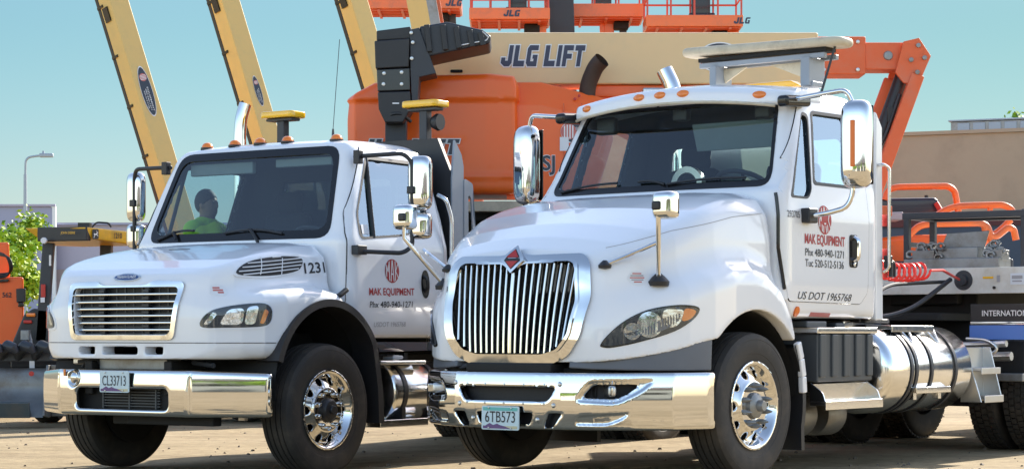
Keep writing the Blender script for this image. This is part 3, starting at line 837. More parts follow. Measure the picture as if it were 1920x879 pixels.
for v in (-.25, .22):
    cl = MB()
    cl.box((.985, v, 1.295), (.05, .045, .36))
    for z in (1.45, 1.395, 1.34, 1.285, 1.232, 1.178): cl.box((1.015, v, z), (.03, .06, .026))
    cl.build('grille_bracket', M['dgrey'], gs, bevel=.004)
bars = MB()
for z in np.arange(1.12, 1.48, .052): bars.box((.972, 0, z), (.012, 1.05, .012))
for v in np.arange(-.5, .51, .09): bars.box((.966, v, 1.3), (.010, .012, .38))
bars.build('radiator_guard', M['boxgrey'], gs)
ov = lambda a, b, cx, cz, n=32: [(cx + a * math.cos(t), cz + b * math.sin(t)) for t in np.linspace(0, 2 * math.pi, n, endpoint=False)]
bd = patch('hood_badge', L_hood_raw, ov(.138, .034, 0, 1.552), lambda a, b: (1.6, a, b + .2), (-1, 0, -.33), M['chrome'], LT, .012, .02, step=.02)
patch('badge_inlay', L_hood_raw, ov(.122, .024, 0, 1.552), lambda a, b: (1.6, a, b + .2), (-1, 0, -.33), M['blue_mark'], bd, .0145, .003, step=.02)
v, fc = fit_text('FREIGHTLINER', .20, .026, .01, .15)
lay_on('badge_lettering', L_hood_raw, v + np.array([0, 1.540]), fc, (1.6, 0, .2), (0, 1, 0), (0, 0, 1), (-1, 0, -.33), M['white_mark'], bd, .0165)
for n_, (a0, a1) in enumerate(((-.205, -.01),)):
    patch('hood_slot', L_hood_raw, rpoly([(.30, -.20), (.325, -.20), (.325, .02), (.30, .02)], .01), lambda a, b: (a, b, 2.2), (0, 0, -1), M['black'], LT, .002, .006)
# seam of the lower fascia
for sgn in (1,):
    path = [(1.3, v, 1.052) for v in np.linspace(-.90, .90, 37)]
    q, n, ok = march(L_hood_raw, np.array(path), (-1, 0, 0), .0005)
    MB().tube(q[ok], .0035, 5).build('fascia_seam', M['black'], hoodL)
side = [(u, 1.6, 1.052) for u in np.linspace(.97, .60, 14)]
q, n, ok = march(L_hood_raw, np.array(side), (0, -1, 0), .0005); MB().tube(q[ok], .0035, 5).build('fascia_seam', M['black'], hoodL)

# headlights: an oblique plane at each corner
def headlight(f, p0, p1, outline, parent, side, m_bez, bits, bez=.022, sgn=1):
    p0, p1 = np.array(p0), np.array(p1); d = (p1 - p0) / np.linalg.norm(p1 - p0); nrm = np.array([-d[1], d[0]]) if False else np.array([d[1], -d[0]])
    if nrm[0] < 0: nrm = -nrm
    S = lambda s, z: (p0[0] + d[0] * s + nrm[0] * .5, (p0[1] + d[1] * s + nrm[1] * .5) * side, z)
    D = (-nrm[0], -nrm[1] * side, 0)
    cs, cz = np.mean([p[0] for p in outline]), np.mean([p[1] for p in outline])
    grow = lambda k: [(cs + (a - cs) * (1 + k / .27), cz + (b - cz) * (1 + k / .10)) for a, b in outline]
    h = patch('headlight', f, grow(bez), S, D, m_bez, parent, .004, .01, step=.03)
    patch('headlight_bowl', f, outline, S, D, M['black'], h, .0055, .004, step=.03)
    for (nm, poly, mm) in bits:
        patch(nm, f, poly, S, D, mm, h, .009, .006, step=.02)
    patch('headlight_lens', f, outline, S, D, M['lens'], h, .017, .012, step=.03)
    return h
HL = sp2([(.073, 1.191), (.093, 1.243), (.154, 1.295), (.277, 1.328), (.441, 1.348), (.545, 1.348), (.60, 1.310), (.60, 1.235), (.557, 1.186), (.441, 1.171), (.236, 1.167), (.106, 1.167)], 4)
LB = [('headlamp_reflector', rpoly([(.20, 1.19), (.37, 1.19), (.39, 1.315), (.27, 1.305)], .04), M['reflector']),
      ('headlamp_reflector', rpoly([(.385, 1.19), (.47, 1.195), (.50, 1.335), (.41, 1.322)], .03), M['reflector']),
      ('side_reflector', rpoly([(.095, 1.19), (.135, 1.19), (.19, 1.27), (.16, 1.285)], .015), M['reflector']),
      ('turn_signal', rpoly([(.505, 1.20), (.535, 1.195), (.575, 1.29), (.545, 1.31)], .015), M['amber'])]
for s in (1, -1): headlight(L_hood_raw, (1.13, .80), (.60, 1.18), HL, LT, s, M['white'], LB)
# side vent, number, small round sticker
VT = [(.79, 1.583), (.66, 1.665), (.40, 1.712), (.20, 1.722), (.10, 1.712), (.085, 1.675), (.16, 1.612), (.40, 1.572), (.65, 1.562)]
vo = sp2(VT, 4); c_ = np.mean(vo, 0)
vb = patch('side_vent', L_hood_raw, [tuple(c_ + (np.array(p) - c_) * np.array([1.05, 1.20])) for p in vo], SD, (0, -1, 0), M['white'], LT, .010, .016, step=.03)
patch('vent_recess', L_hood_raw, vo, SD, (0, -1, 0), M['black'], vb, .0125, .004, step=.03)
for k in range(5):
    z0 = 1.588 + k * .026
    sl = [p for p in np.linspace(.80, .09, 40) if poly_sd(vo, p, z0 + (0.45 - p) * .10 + .01) < -.004]
    if len(sl) > 3:
        q, n, ok = march(L_hood_raw, np.array([(p, 1.6, z0 + (.45 - p) * .10 + .01) for p in sl]), (0, -1, 0), .015)
        MB().tube(q[ok], .0045, 6).build('vent_slat', M['white'], vb)
for p in (.55, .33):
    q, n, ok = march(L_hood_raw, np.array([(p + (z - 1.64) * -.25, 1.6, z) for z in np.linspace(1.572, 1.705, 8)]), (0, -1, 0), .015)
    MB().tube(q[ok], .004, 6).build('vent_slat', M['white'], vb)
v, fc = fit_text('1231', .26, .080, .018)
v[:, 1] += v[:, 0] * .0 
lay_on('unit_number', L_hood_raw, v, fc, (-.066, 1.6, 1.603), (-1, 0, .06), (0, 0, 1), (0, -1, 0), M['black_mark'], LT, .003)
st = patch('oval_sticker', L_hood_raw, ov(.068, .045, .835, 1.448), lambda a, b: (a + .3, 1.6, b), (-.3, -1, 0), M['paper'], LT, .002, .003, step=.02)
rs = MB()
for (a, b, w_, h_) in ((.845, 1.468, .05, .012), (.835, 1.45, .07, .012), (.82, 1.432, .04, .012)):
    patch('sticker_print', L_hood_raw, [(a - w_ / 2, b - h_ / 2), (a + w_ / 2, b - h_ / 2), (a + w_ / 2, b + h_ / 2), (a - w_ / 2, b + h_ / 2)], lambda a, b: (a + .3, 1.6, b), (-.3, -1, 0), M['pale_red'], st, .004, .002, step=.03)

for s in (1, -1): MB().box((-.20, 1.175 * s, 1.445), (.12, .045, .035), Matrix.Rotation(rad(28), 3, 'Y')).build('hood_latch', M['black'], LT, bevel=.01)
# wheel-arch flares and liners
for s in (1, -1):
    fl = MB(); prof = []
    an = list(np.linspace(rad(17), rad(150), 30))
    path = [(.672 * math.cos(a), .72 + .672 * math.sin(a)) for a in an] + [(-.615, .92), (-.665, .68), (-.685, .40)]
    pin = [(.615 * math.cos(a), .72 + .615 * math.sin(a)) for a in an] + [(-.555, .92), (-.60, .68), (-.615, .40)]
    n = len(path)
    for i in range(n - 1):
        a, b, c, d = path[i], path[i + 1], pin[i + 1], pin[i]
        vs = [(p[0], s * h, p[1]) for h in (1.00, 1.222) for p in (a, b, c, d)]
        fl.add(vs, [(0, 1, 2, 3), (7, 6, 5, 4), (0, 4, 5, 1), (2, 6, 7, 3)] + ([(3, 7, 4, 0)] if i == 0 else []) + ([(1, 5, 6, 2)] if i == n - 2 else []))
    fl.build('wheel_arch_flare', M['black'], LT, smooth=50)
    arch_liner(LT, s, .72, .630, -10, 190, .46, 1.18)

# bumper
_bo = [(1.085, 0), (1.082, .40), (1.070, .66), (1.055, .70), (.90, .94), (.74, 1.19), (.70, 1.205)]
_bi = [(.66, 1.16), (.85, .90), (1.00, .67), (1.02, .60), (1.03, 0)]
_bp = _bo + _bi; _bp = _bo + _bi[:-1] + [(1.03, 0)]
_bop = rpoly([(-.485, .542), (.485, .542), (.485, .70), (-.485, .70)], .05)
def L_bumper(u, v, z):
    a = np.abs(v)
    P = [(1.085, -.5)] + _bo[1:] + _bi[:-1] + [(1.03, -.5)]
    f = poly_sd(P, u + .010 * ((z - .67) / .17) ** 2, a)
    zz = np.abs(z - .667 + .012 * np.clip((a - .7) / .5, 0, 1)) - (.18 - .012 * np.clip((a - .7) / .5, 0, 1))
    f = smax(f, zz, .035)
    f = smax(f, -np.maximum(poly_sd(_bop, v, z), .9 - u), .03)
    f = smax(f, -(np.sqrt((v + .505) ** 2 + (z - .775) ** 2) - .062 + np.where(u < .8, 1, 0)), .02)
    gr = np.sqrt((a - .692) ** 2 + 0 * z) - .004
    f = smax(f, -np.maximum(gr, 1.045 - u), .004)
    return f
bumL = sdf_obj('bumper', L_bumper, (.62, -1.24, .46), (1.12, 1.24, .88), .0115, M['chrome'], LT)
bk = MB(); bk.prism([(-.60, .50), (.60, .50), (.60, .83), (-.60, .83)], lambda a, b, h: (.93 + h, a, b), 0, .02)
bb = bk.build('bumper_backing', M['dark'], bumL, smooth=0)
ic = MB()
for z in np.arange(.56, .70, .022): ic.box((.965, 0.02, z), (.02, .60, .007))
for v in (-.28, 0, .28): ic.box((.965, v, .62), (.03, .012, .16))
ic.build('bumper_screen', M['boxgrey'], bumL)
fg = MB().lathe([(.040, .0), (.058, .012), (.062, 0), (.06, -.05), (0, -.06), (0, -.02)], (1.072, -.505, .775), 'x', 28).build('fog_light', M['chrome'], LT)
MB().lathe([(0, .012), (.03, .009), (.048, -.004), (.048, -.012), (0, -.012)], (1.072, -.505, .775), 'x', 24).build('fog_light_lens', M['reflector'], fg)
MB().box((1.078, -.60, .815), (.012, .022, .05)).build('bumper_marker', M['amber'], LT, bevel=.004)
licence(LT, (1.103, -.035, .752), 'CL33713', (0, 1, .0), (0, 0, 1), .31, .165)
# radiator bits between hood and bumper
rb = MB(); rb.box((.86, 0, .885), (.16, .72, .085)); rb.build('condenser', M['steel'], LT, bevel=.008)
MB().tube([(.9, -.62, .90), (.93, -.40, .91), (.90, -.30, .87)], .018, 8).tube([(.88, -.6, .86), (.92, -.5, .93), (.9, -.42, .88)], .012, 8).tube([(.85, .55, .9), (.9, .8, .88)], .02, 8).build('hoses', M['dgrey'], LT)
MB().box((.895, -.62, .905), (.03, .12, .05)).build('bracket', M['dull'], LT, bevel=.01)

# cab
_cs = [(-.24, 1.06), (-.215, 1.88), (-.245, 1.93), (-.525, 2.62), (-.575, 2.69), (-.68, 2.735), (-1.0, 2.765), (-1.40, 2.745), (-1.52, 2.70), (-1.59, 2.58), (-1.66, 2.1), (-1.67, 1.06)]
_cf = [(-1.13, 1.06), (-1.165, 1.4), (-1.15, 1.85), (-1.09, 2.1), (-1.0, 2.50), (-.955, 2.64), (-.88, 2.72), (-.6, 2.755), (0, 2.775)]
_cf = _cf + [(-a, b) for a, b in reversed(_cf[:-1])]
_cp = sym([(.0, 0), (.0, .92), (-.015, 1.03), (-.04, 1.10), (-.09, 1.16), (-.17, 1.2), (-1.9, 1.2)])
def L_cab_raw(u, v, z):
    f = smax(poly_sd(_cs, u + .04 * v * v, z), poly_sd(_cf, v, z), .10)
    rake = np.clip((z - 1.9) / .72, 0, 1.2) * -.32 - .205
    return smax(f, poly_sd(_cp, u - rake, v), .05)
_LWS = rpoly([(-.99, 1.885), (.99, 1.885), (.865, 2.655), (-.865, 2.655)], .13)
_LWG = rpoly([(-.935, 1.955), (.935, 1.955), (.825, 2.59), (-.825, 2.59)], .11)
_LDW = rpoly([(-.47, 1.885), (-1.02, 1.93), (-1.40, 1.99), (-1.50, 2.555), (-.735, 2.56), (-.475, 2.08)], .055)
_LRW = rpoly([(-.62, 1.98), (.62, 1.98), (.60, 2.46), (-.60, 2.46)], .06)
def L_cab(u, v, z):
    f = L_cab_raw(u, v, z); o = f
    f = np.maximum(f, -(o + .05))
    f = np.maximum(f, -np.maximum(poly_sd(_LWG, v, z), -.85 - u))
    f = np.maximum(f, -np.maximum(poly_sd(_LDW, u, z), .75 - np.abs(v)))
    f = np.maximum(f, -np.maximum(poly_sd(_LRW, v, z), u + 1.4))
    wa = np.maximum(np.sqrt(u * u + (z - .72) ** 2) - .66, .42 - np.abs(v))
    return smax(f, -wa, .01)
cabL = sdf_obj('cab', L_cab, (-1.72, -1.22, 1.0), (-.15, 1.22, 2.82), .0235, [M['white'], M['interior']], LT, inner=lambda u, v, z: L_cab_raw(u, v, z) < -.009)
gk = patch('windscreen_seal', L_cab_raw, _LWS, FN, (-1, 0, 0), M['gloss'], LT, .004, .02, [_LWG], .03)
patch('windscreen', L_cab_raw, _LWG, FN, (-1, 0, 0), M['glass_ws'], LT, -.006, .0, step=.05)
patch('rear_window', L_cab_raw, _LRW, lambda a, b: (-2.2, a, b), (1, 0, 0), M['glass_ws'], LT, -.01, 0, step=.1)
for s in (1, -1):
    S = lambda a, b: (a, 1.6 * s, b); D = (0, -s, 0)
    DO = rpoly([(-.575, 1.078), (-.48, 1.20), (-.37, 1.29), (-.300, 1.33), (-.310, 1.90), (-.37, 2.10), (-.52, 2.34), (-.70, 2.655), (-1.53, 2.655), (-1.575, 2.45), (-1.60, 2.15), (-1.60, 1.40), (-1.56, 1.20), (-1.40, 1.075)], .04)
    seam('door_seal', L_cab_raw, DO, S, D, M['gloss'], LT, .0065)
    door = patch('door', L_cab_raw, DO, S, D, M['white'], LT, .007, .008, [_LDW], .04)
    cw = np.mean(_LDW, 0)
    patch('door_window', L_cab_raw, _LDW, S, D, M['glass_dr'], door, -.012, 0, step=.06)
    patch('window_rubber', L_cab_raw, [tuple(cw + (np.array(p) - cw) * (1.03, 1.035)) for p in _LDW], S, D, M['black'], door, .010, .02, [[tuple(cw + (np.array(p) - cw) * (.975, .965)) for p in _LDW]], .05)
    q, n, ok = march(L_cab_raw, np.array([(-.655 - (z - 1.9) * .14, 1.6 * s, z) for z in np.linspace(1.90, 2.56, 14)]), D, -.002)
    MB().tube(q, .017, 8).build('window_divider', M['black'], door)
    hd = patch('door_handle', L_cab_raw, ov(.058, .118, -1.322, 1.535), S, D, M['gloss'], door, .012, .01, step=.03)
    MB().tube(fillet([(-1.30, 1.168 * s, 1.60), (-1.30, 1.205 * s, 1.58), (-1.315, 1.205 * s, 1.50), (-1.315, 1.168 * s, 1.47)], .02), .014, 8).build('handle_lever', M['black'], hd)
    sg = -1 if s > 0 else 1
    lo = lambda nm, t, u, z, w, h, m, b=.0, sh=0: lay_on(nm, L_cab_raw, *fit_text(t, w, h, b, sh), (u, 1.6 * s, z), (sg, 0, .012 * sg * -1), (0, 0, 1), D, m, door, .010)
    lo('door_lettering', 'MAK EQUIPMENT', -.855, 1.437, .615, .056, M['red_mark'], .022)
    lo('door_lettering', 'Phx 480-940-1271', -.85, 1.337, .58, .050, M['black_mark'], .008)
    lo('door_lettering', 'USDOT 1965768', -.85, 1.180, .43, .038, M['faded'], .0)
    mak_logo(door, L_cab_raw, (-.862, 1.6 * s, 1.634), (sg, 0, 0), D, .19, .195, .0105)
    patch('window_sticker', L_cab_raw, rpoly([(-.52, 1.925), (-.61, 1.925), (-.61, 2.005), (-.52, 2.005)], .01), S, D, M['paper'], door, -.007, .002)
    # mirrors: tube frame, tall head, round-cornered lower head
    arm = fillet([(-.57, 1.0 * s, 2.555), (-.58, 1.14 * s, 2.56), (-.62, 1.46 * s, 2.565), (-.66, 1.52 * s, 2.50), (-.66, 1.52 * s, 1.82), (-.60, 1.47 * s, 1.765), (-.40, 1.18 * s, 1.78)], .07)
    ma = MB().tube(arm, .019, 10)
    ma.box((-.56, 1.05 * s, 2.55), (.06, .06, .11)); ma.box((-.40, 1.185 * s, 1.79), (.12, .07, .075)); ma.box((-.66, 1.52 * s, 2.27), (.075, .06, .06)); ma.box((-.66, 1.52 * s, 2.045), (.06, .05, .05))
    mm = ma.build('mirror_frame', M['black'], LT, bevel=.008)
    mirror_shell('mirror_head', (-.72, 1.555 * s, 2.33), .205, .13, .44, rad(10 * s), M['chrome'], mm)
    mirror_shell('convex_mirror_head', (-.72, 1.555 * s, 1.985), .195, .14, .215, rad(10 * s), M['chrome'], mm, 2.6)
    gb = MB().tube(fillet([(-1.60, 1.10 * s, 2.30), (-1.60, 1.185 * s, 2.26), (-1.66, 1.20 * s, 2.10), (-1.66, 1.20 * s, 1.30), (-1.60, 1.15 * s, 1.24)], .06), .018, 10).build('grab_rail', M['alu'], LT)
    # roof-rail drip and rocker step
    MB().box((-.98, 1.02 * s, .885), (.62, .36, .035)).build('step', M['alu'], LT, bevel=.006)
    MB().box((-.98, 1.08 * s, .392), (.66, .26, .06)).build('step', M['alu'], LT, bevel=.006)
    tk = MB().lathe([(0, -.62), (.22, -.62), (.245, -.60), (.25, -.58), (.25, .22), (.245, .24), (.22, .26), (0, .26)], (-1.15, .94 * s, .64), 'x', 40).build('fuel_tank', M['alu'], LT)
    st = MB()
    for u in (-1.02, -1.45):
        st.lathe([(.252, -.025), (.260, -.025), (.260, .025), (.252, .025)], (u, .94 * s, .64), 'x', 40); st.box((u, .82 * s, .9), (.05, .1, .12)); st.box((u, 1.12 * s, .46), (.05, .1, .1))
    st.build('tank_strap', M['black'], tk)
    MB().box((-.98, .80 * s, .66), (.06, .08, .55)).box((-1.28, .80 * s, .5), (.04, .08, .3)).build('step_bracket', M['dull'], LT, bevel=.005)
MB().tube([(-1.0, .97, .92), (-1.03, 1.05, .925), (-1.12, 1.07, .925), (-1.15, 1.0, .92)], .018, 8).box((-1.07, 1.02, .92), (.08, .07, .05)).build('battery_switch', M['dull'], LT, bevel=.008)
# wipers, roof lights, aerial
for a, b, c in (((-.86, 1.905), (-.45, 1.975), (-.62, 1.93)), ((-.1, 1.945), (.52, 1.925), (.30, 1.895))):
    P = np.array([(1.6, a[0] + (b[0] - a[0]) * t, a[1] + (b[1] - a[1]) * t + .03 * math.sin(t * 3.1)) for t in np.linspace(0, 1, 12)])
    wp = MB()
    q, n, ok = march(L_cab_raw, P, (-1, 0, 0), .018); wp.tube(q, .011, 6)
    P = np.array([(1.6, c[0] + (P[5][1] - c[0]) * t, c[1] - .03 + (P[5][2] - c[1] + .03) * t) for t in np.linspace(0, 1, 8)])
    q, n, ok = march(L_cab_raw, P, (-1, 0, 0), .03); wp.tube(q, .014, 6)
    wp.build('wiper', M['black'], LT)
for v, u in ((-.70, -.70), (-.36, -.67), (-.07, -.66), (.22, -.67), (.70, -.72)):
    q, n, ok = march(L_cab_raw, np.array([(u, v, 3.2)]), (0, 0, -1), 0)
    c = q[0]
    ml = MB().lathe([(0, .052), (.022, .05), (.040, .038), (.050, .016), (.052, 0), (0, -.01)], c, 'z', 20).build('marker_light', M['amber'], LT)
    MB().lathe([(0, .008), (.058, .008), (.058, -.01), (0, -.01)], c, 'z', 20).build('marker_base', M['black'], ml)
q, n, ok = march(L_cab_raw, np.array([(-.85, .56, 3.2)]), (0, 0, -1), 0)
ae = MB().tube([q[0], q[0] + np.array((0, .0, .10))], [.016, .008], 8).tube([q[0] + np.array((0, 0, .1)), q[0] + np.array((-.05, .03, .85))], .003, 5).build('aerial', M['dgrey'], LT)

# cab furnishings
MB().prism([(-.28, 1.45), (-.34, 1.90), (-.52, 1.86), (-.66, 1.70), (-.66, 1.45)], UZ, -1.02, 1.02).build('dashboard', M['trim'], LT, bevel=.03)
bn = MB().box((-.62, .45, 1.80), (.14, .40, .16)).build('instrument_panel', M['black'], LT, bevel=.04)
steering(LT, (-.80, .47, 1.90), .215, -28)
seat(LT, -1.2, .47, 1.40); seat(LT, -1.2, -.47, 1.40)
MB().box((-1.58, -.0, 1.5), (.03, 2.0, .9)).build('back_trim', M['interior'], LT)
gr = MB()
for i in range(5):
    gr.box((-1.56, .85, 2.0 + i * .1), (.012, .34, .022))
for i in range(4): gr.box((-1.56, .70 + i * .1, 2.2), (.014, .022, .45))
gr.build('window_guard', M['black'], LT)
sv = MB().box((-.62, -.45, 2.52), (.05, .70, .10)).box((-.62, .45, 2.54), (.05, .60, .07)).build('sun_visor', M['trim'], LT, bevel=.01)

# headache rack, beacons, exhaust, deck
rk = MB().prism([(-1.12, 1.2), (1.12, 1.2), (1.12, 2.50), (.98, 2.80), (-.98, 2.80), (-1.12, 2.50)], VZ, -1.80, -1.76).build('headache_rack', M['black'], LT, smooth=0)
for s in (1, -1):
    MB().prism([(-1.76, 1.2), (-1.76, 2.46), (-1.80, 2.78), (-1.90, 2.66), (-1.93, 2.56), (-1.93, 1.2)], UZ, 1.115 * s, 1.135 * s).build('rack_side', M['mgrey'], LT, smooth=0)
    sp = MB()
    o_ = rpoly([(-1.93, 1.2), (-1.93, 2.46), (-2.06, 2.42), (-2.20, 1.2)], .03); h_ = rpoly([(-2.00, 1.5), (-1.99, 2.32), (-2.035, 2.30), (-2.10, 1.5)], .03)
    v2, f2, lp = fill2d(o_, [h_], .2)
    mesh_obj('rack_side_plate', [(a, 1.13 * s, b) for a, b in v2], f2, M['mgrey'], LT, 0).modifiers.new('solid', 'SOLIDIFY').thickness = .012
    bl = MB().box((-1.83, (.80 if s > 0 else -.80), 2.90), (.08, .08, .30))
    p_ = bl.build('beacon_post', M['dgrey'], LT, bevel=.006)
    MB().box((-1.83, .80 * s, 3.062), (.13, .30, .025)).build('beacon_base', M['boxgrey'], p_, bevel=.008)
    MB().prism(rpoly([(-1.95, .80 * s - .19), (-1.71, .80 * s - .19), (-1.71, .80 * s + .19), (-1.95, .80 * s + .19)], .06), UV, 3.076, 3.135).build('beacon_lens', M['yellow_lens'], p_, bevel=.014)
wl_ = MB().lathe([(0, -.05), (.05, -.05), (.075, 0), (.07, .03), (0, .03)], (-1.86, .91, 2.95), 'y', 20).build('work_light', M['black'], LT)
ex = MB().tube(fillet([(-1.86, -1.34, 1.1), (-1.86, -1.34, 2.98), (-1.87, -1.335, 3.12), (-1.90, -1.31, 3.245)], .12, 8), .058, 20, cap=False).build('exhaust_stack', M['chrome'], LT)
fr = MB()
for s in (1, -1): fr.bar((1.0, .42 * s, .78), (-8.2, .42 * s, .88), .08, .26)
fr.box((0, 0, .52), (.12, 2.0, .12)); fr.box((.55, 0, .62), (.5, .7, .42)); fr.box((-.2, 0, .85), (1.0, 1.2, .55)); fr.box((-1.3, 0, .75), (.8, .8, .5)); fr.box((.80, .30, .45), (.10, .9, .07))
for s in (1, -1): fr.box((.35, .78 * s, .6), (.4, .1, .18))
fr.build('chassis', M['dark'], LT, bevel=.01)
dk = MB().box((-5.2, 0, 1.14), (6.6, 2.46, .12)).build('deck', M['dgrey'], LT, bevel=.01)
MB().box((-5.2, 1.24, 1.12), (6.6, .03, .16)).box((-5.2, -1.24, 1.12), (6.6, .03, .16)).build('deck_rail', M['mgrey'], LT, bevel=.005)
for s in (1, -1):
    wheel(LT, 0, 1.06 * s)
    wheel(LT, -5.2, .99 * s, 'dual'); wheel(LT, -6.5, .99 * s, 'dual')

# ================================================================== the tractor truck (right); its outlines too were computed from image pixels
RT = thing('tractor_truck', 'white tractor truck with vertical chrome grille bars and red diamond emblem', 'truck', (0.7864, 15.4979, 0.0348), math.atan2(-math.cos(rad(38.3)), -math.sin(rad(38.3))))

_rs = [(-.44, .95), (-.42, 2.10), (-.20, 2.085), (.10, 2.035), (.45, 1.945), (.80, 1.82), (1.02, 1.715), (1.16, 1.625), (1.235, 1.545), (1.27, 1.44), (1.285, 1.25), (1.26, 1.0), (1.20, .83), (.9, .80)]
_rp = sym([(1.29, 0), (1.275, .30), (1.235, .60), (1.16, .71), (1.0, .84), (.70, .99), (.35, 1.08), (-.05, 1.125), (-.5, 1.14)])
_rf = [(0, 2.12), (.50, 2.115), (.82, 2.08), (.99, 2.01), (1.08, 1.90), (1.125, 1.70), (1.14, 1.40), (1.15, .75)]
_rf = [(-a, b) for a, b in reversed(_rf[1:])] + _rf
_gs = [(1.27, .80), (1.285, 1.0), (1.24, 1.10), (1.10, 1.215), (.85, 1.33), (.55, 1.425), (.28, 1.475), (.02, 1.475), (-.18, 1.43), (-.36, 1.325), (-.50, 1.17), (-.575, 1.03), (-.575, .80)]
_gp = sym([(1.285, 0), (1.265, .45), (1.20, .68), (1.10, .84), (.94, 1.00), (.74, 1.13), (.52, 1.195), (.30, 1.21), (-.60, 1.21)])
def R_hood_raw(u, v, z):
    core = smax(smax(poly_sd(_rs, u + .045 * v * v * np.clip((u + .3) / 1., 0, 1), z + .16 * v * v * np.clip((u + .1) / 1.3, 0, 1)), poly_sd(_rp, u, v), .14), poly_sd(_rf, v, z), .10)
    fend = smax(poly_sd(_gs, u, z), poly_sd(_gp, u, v), .12)
    return smin(core, fend, .20)
_RGO = rpoly([(-.53, 1.50), (-.56, 1.25), (-.515, 1.02), (-.43, .92), (-.30, .885), (.30, .885), (.43, .92), (.515, 1.02), (.56, 1.25), (.53, 1.50), (.48, 1.53), (.10, 1.525), (0, 1.47), (-.10, 1.525), (-.48, 1.53)], .03)
_RLOW = [(1.30, .835), (1.10, .865), (.90, .905), (.70, .955), (.42, 1.005)]
def R_hood(u, v, z):
    f = R_hood_raw(u, v, z)
    f = smax(f, -.575 - u, .01)
    low = poly_sd([(1.5, .3), (1.5, .80), (1.30, .830), (1.08, .865), (.85, .915), (.63, .975), (.44, 1.010), (.30, 1.0), (-.56, .985), (-1.0, .98), (-1.0, .3)], u, z)
    f = smax(f, -low, .015)
    ar = np.sqrt((u - .0) ** 2 + (z - .535) ** 2) - .665
    f = smax(f, -np.maximum(ar, .72 - np.abs(v)), .018)
    cav = np.maximum(np.maximum(np.abs(v) - .78, u - 1.05), z - 1.30)
    f = smax(f, -cav, .01)
    f = np.maximum(f, -np.maximum(poly_sd(_RGO, v, z), 1.0 - u))
    # the hood's rear edge climbs to the door, the fender tail runs on below it
    f = smax(f, -np.maximum(u + .388, 1.36 - z), .01)
    return f
hoodR = sdf_obj('hood', R_hood, (-.62, -1.26, .80), (1.32, 1.26, 2.13), .0165, M['white'], RT)

# grille: chrome shield, bars, emblem
_GS = rpoly([(-.615, 1.50), (-.64, 1.27), (-.595, 1.02), (-.50, .885), (-.33, .815), (.33, .815), (.50, .885), (.595, 1.02), (.64, 1.27), (.615, 1.50), (.55, 1.575), (.11, 1.568), (0, 1.60), (-.11, 1.568), (-.55, 1.575)], .05)
cg = (0, 1.2)
patch('grille_surround', R_hood_raw, _GS, FN, (-1, 0, 0), M['chrome'], RT, .022, .05, [_RGO], .022)
_G2 = [(cg[0] + (a - cg[0]) * 1.005, cg[1] + (b - cg[1]) * 1.005) for a, b in _RGO]
_G3 = [(cg[0] + (a - cg[0]) * .965, cg[1] + (b - cg[1]) * .965) for a, b in _RGO]
patch('grille_inner_frame', R_hood_raw, _G2, FN, (-1, 0, 0), M['chrome'], RT, .034, .06, [_G3], .022)
bk = MB(); bk.prism([(-.57, .86), (.57, .86), (.57, 1.55), (-.57, 1.55)], lambda a, b, h: (1.09 + h - .14 * (a / .57) ** 2, a, b), 0, .01)
gb_ = MB()
bb_ = [(1.08 - .16 * (x / .57) ** 2, x) for x in np.linspace(-.57, .57, 13)]
for (a, b), (c, d) in zip(bb_[:-1], bb_[1:]): gb_.add([(a, b, .86), (c, d, .86), (c, d, 1.56), (a, b, 1.56)], [(0, 1, 2, 3)])
gbk = gb_.build('grille_screen', M['mesh'], RT, fix=False)
for k in range(19):
    t = (k - 9) / 9.0
    vt, vbm = t * .515, t * .455
    zt = 1.515 - (.06 * max(0, 1 - abs(t) / .2)); zb = .90 + .09 * max(0, (abs(t) - .72) / .28) ** 1.5
    zs = np.linspace(zb, zt, 9)
    P = [(1.6, vbm + (vt - vbm) * (z - .9) / .62, z) for z in zs]
    q, n, ok = march(R_hood_raw, np.array(P), (-1, 0, 0), -.004)
    w = .018 if k != 9 else .030
    z0_, zm_, z1_ = q[0], q[4], q[-1]; tt = np.linspace(0, 1, 9)[:, None]
    q = z0_ * (1 - tt) * (1 - 2 * tt) + zm_ * 4 * tt * (1 - tt) + z1_ * tt * (2 * tt - 1)
    MB().ribbon(q, w, .055, (0, 1, 0)).build('grille_bar', M['chrome'], RT)
dia = lambda k, cz=1.535: [(-.098 * k, cz), (0, cz - .088 * k), (.098 * k, cz), (0, cz + .088 * k)]
em = patch('hood_emblem', R_hood_raw, rpoly(dia(1.0), .006), FN, (-1, 0, 0), M['chrome'], RT, .048, .04, step=.03)
patch('emblem_inlay', R_hood_raw, dia(.70), FN, (-1, 0, 0), M['black'], em, .050, .003, step=.03)
for sg in (1, -1):
    patch('emblem_inlay', R_hood_raw, [(-.052, 1.535 + .006 * sg), (.052, 1.535 + .006 * sg), (0, 1.535 + .055 * sg)], FN, (-1, 0, 0), M['red_mark'], em, .053, .003, step=.03)

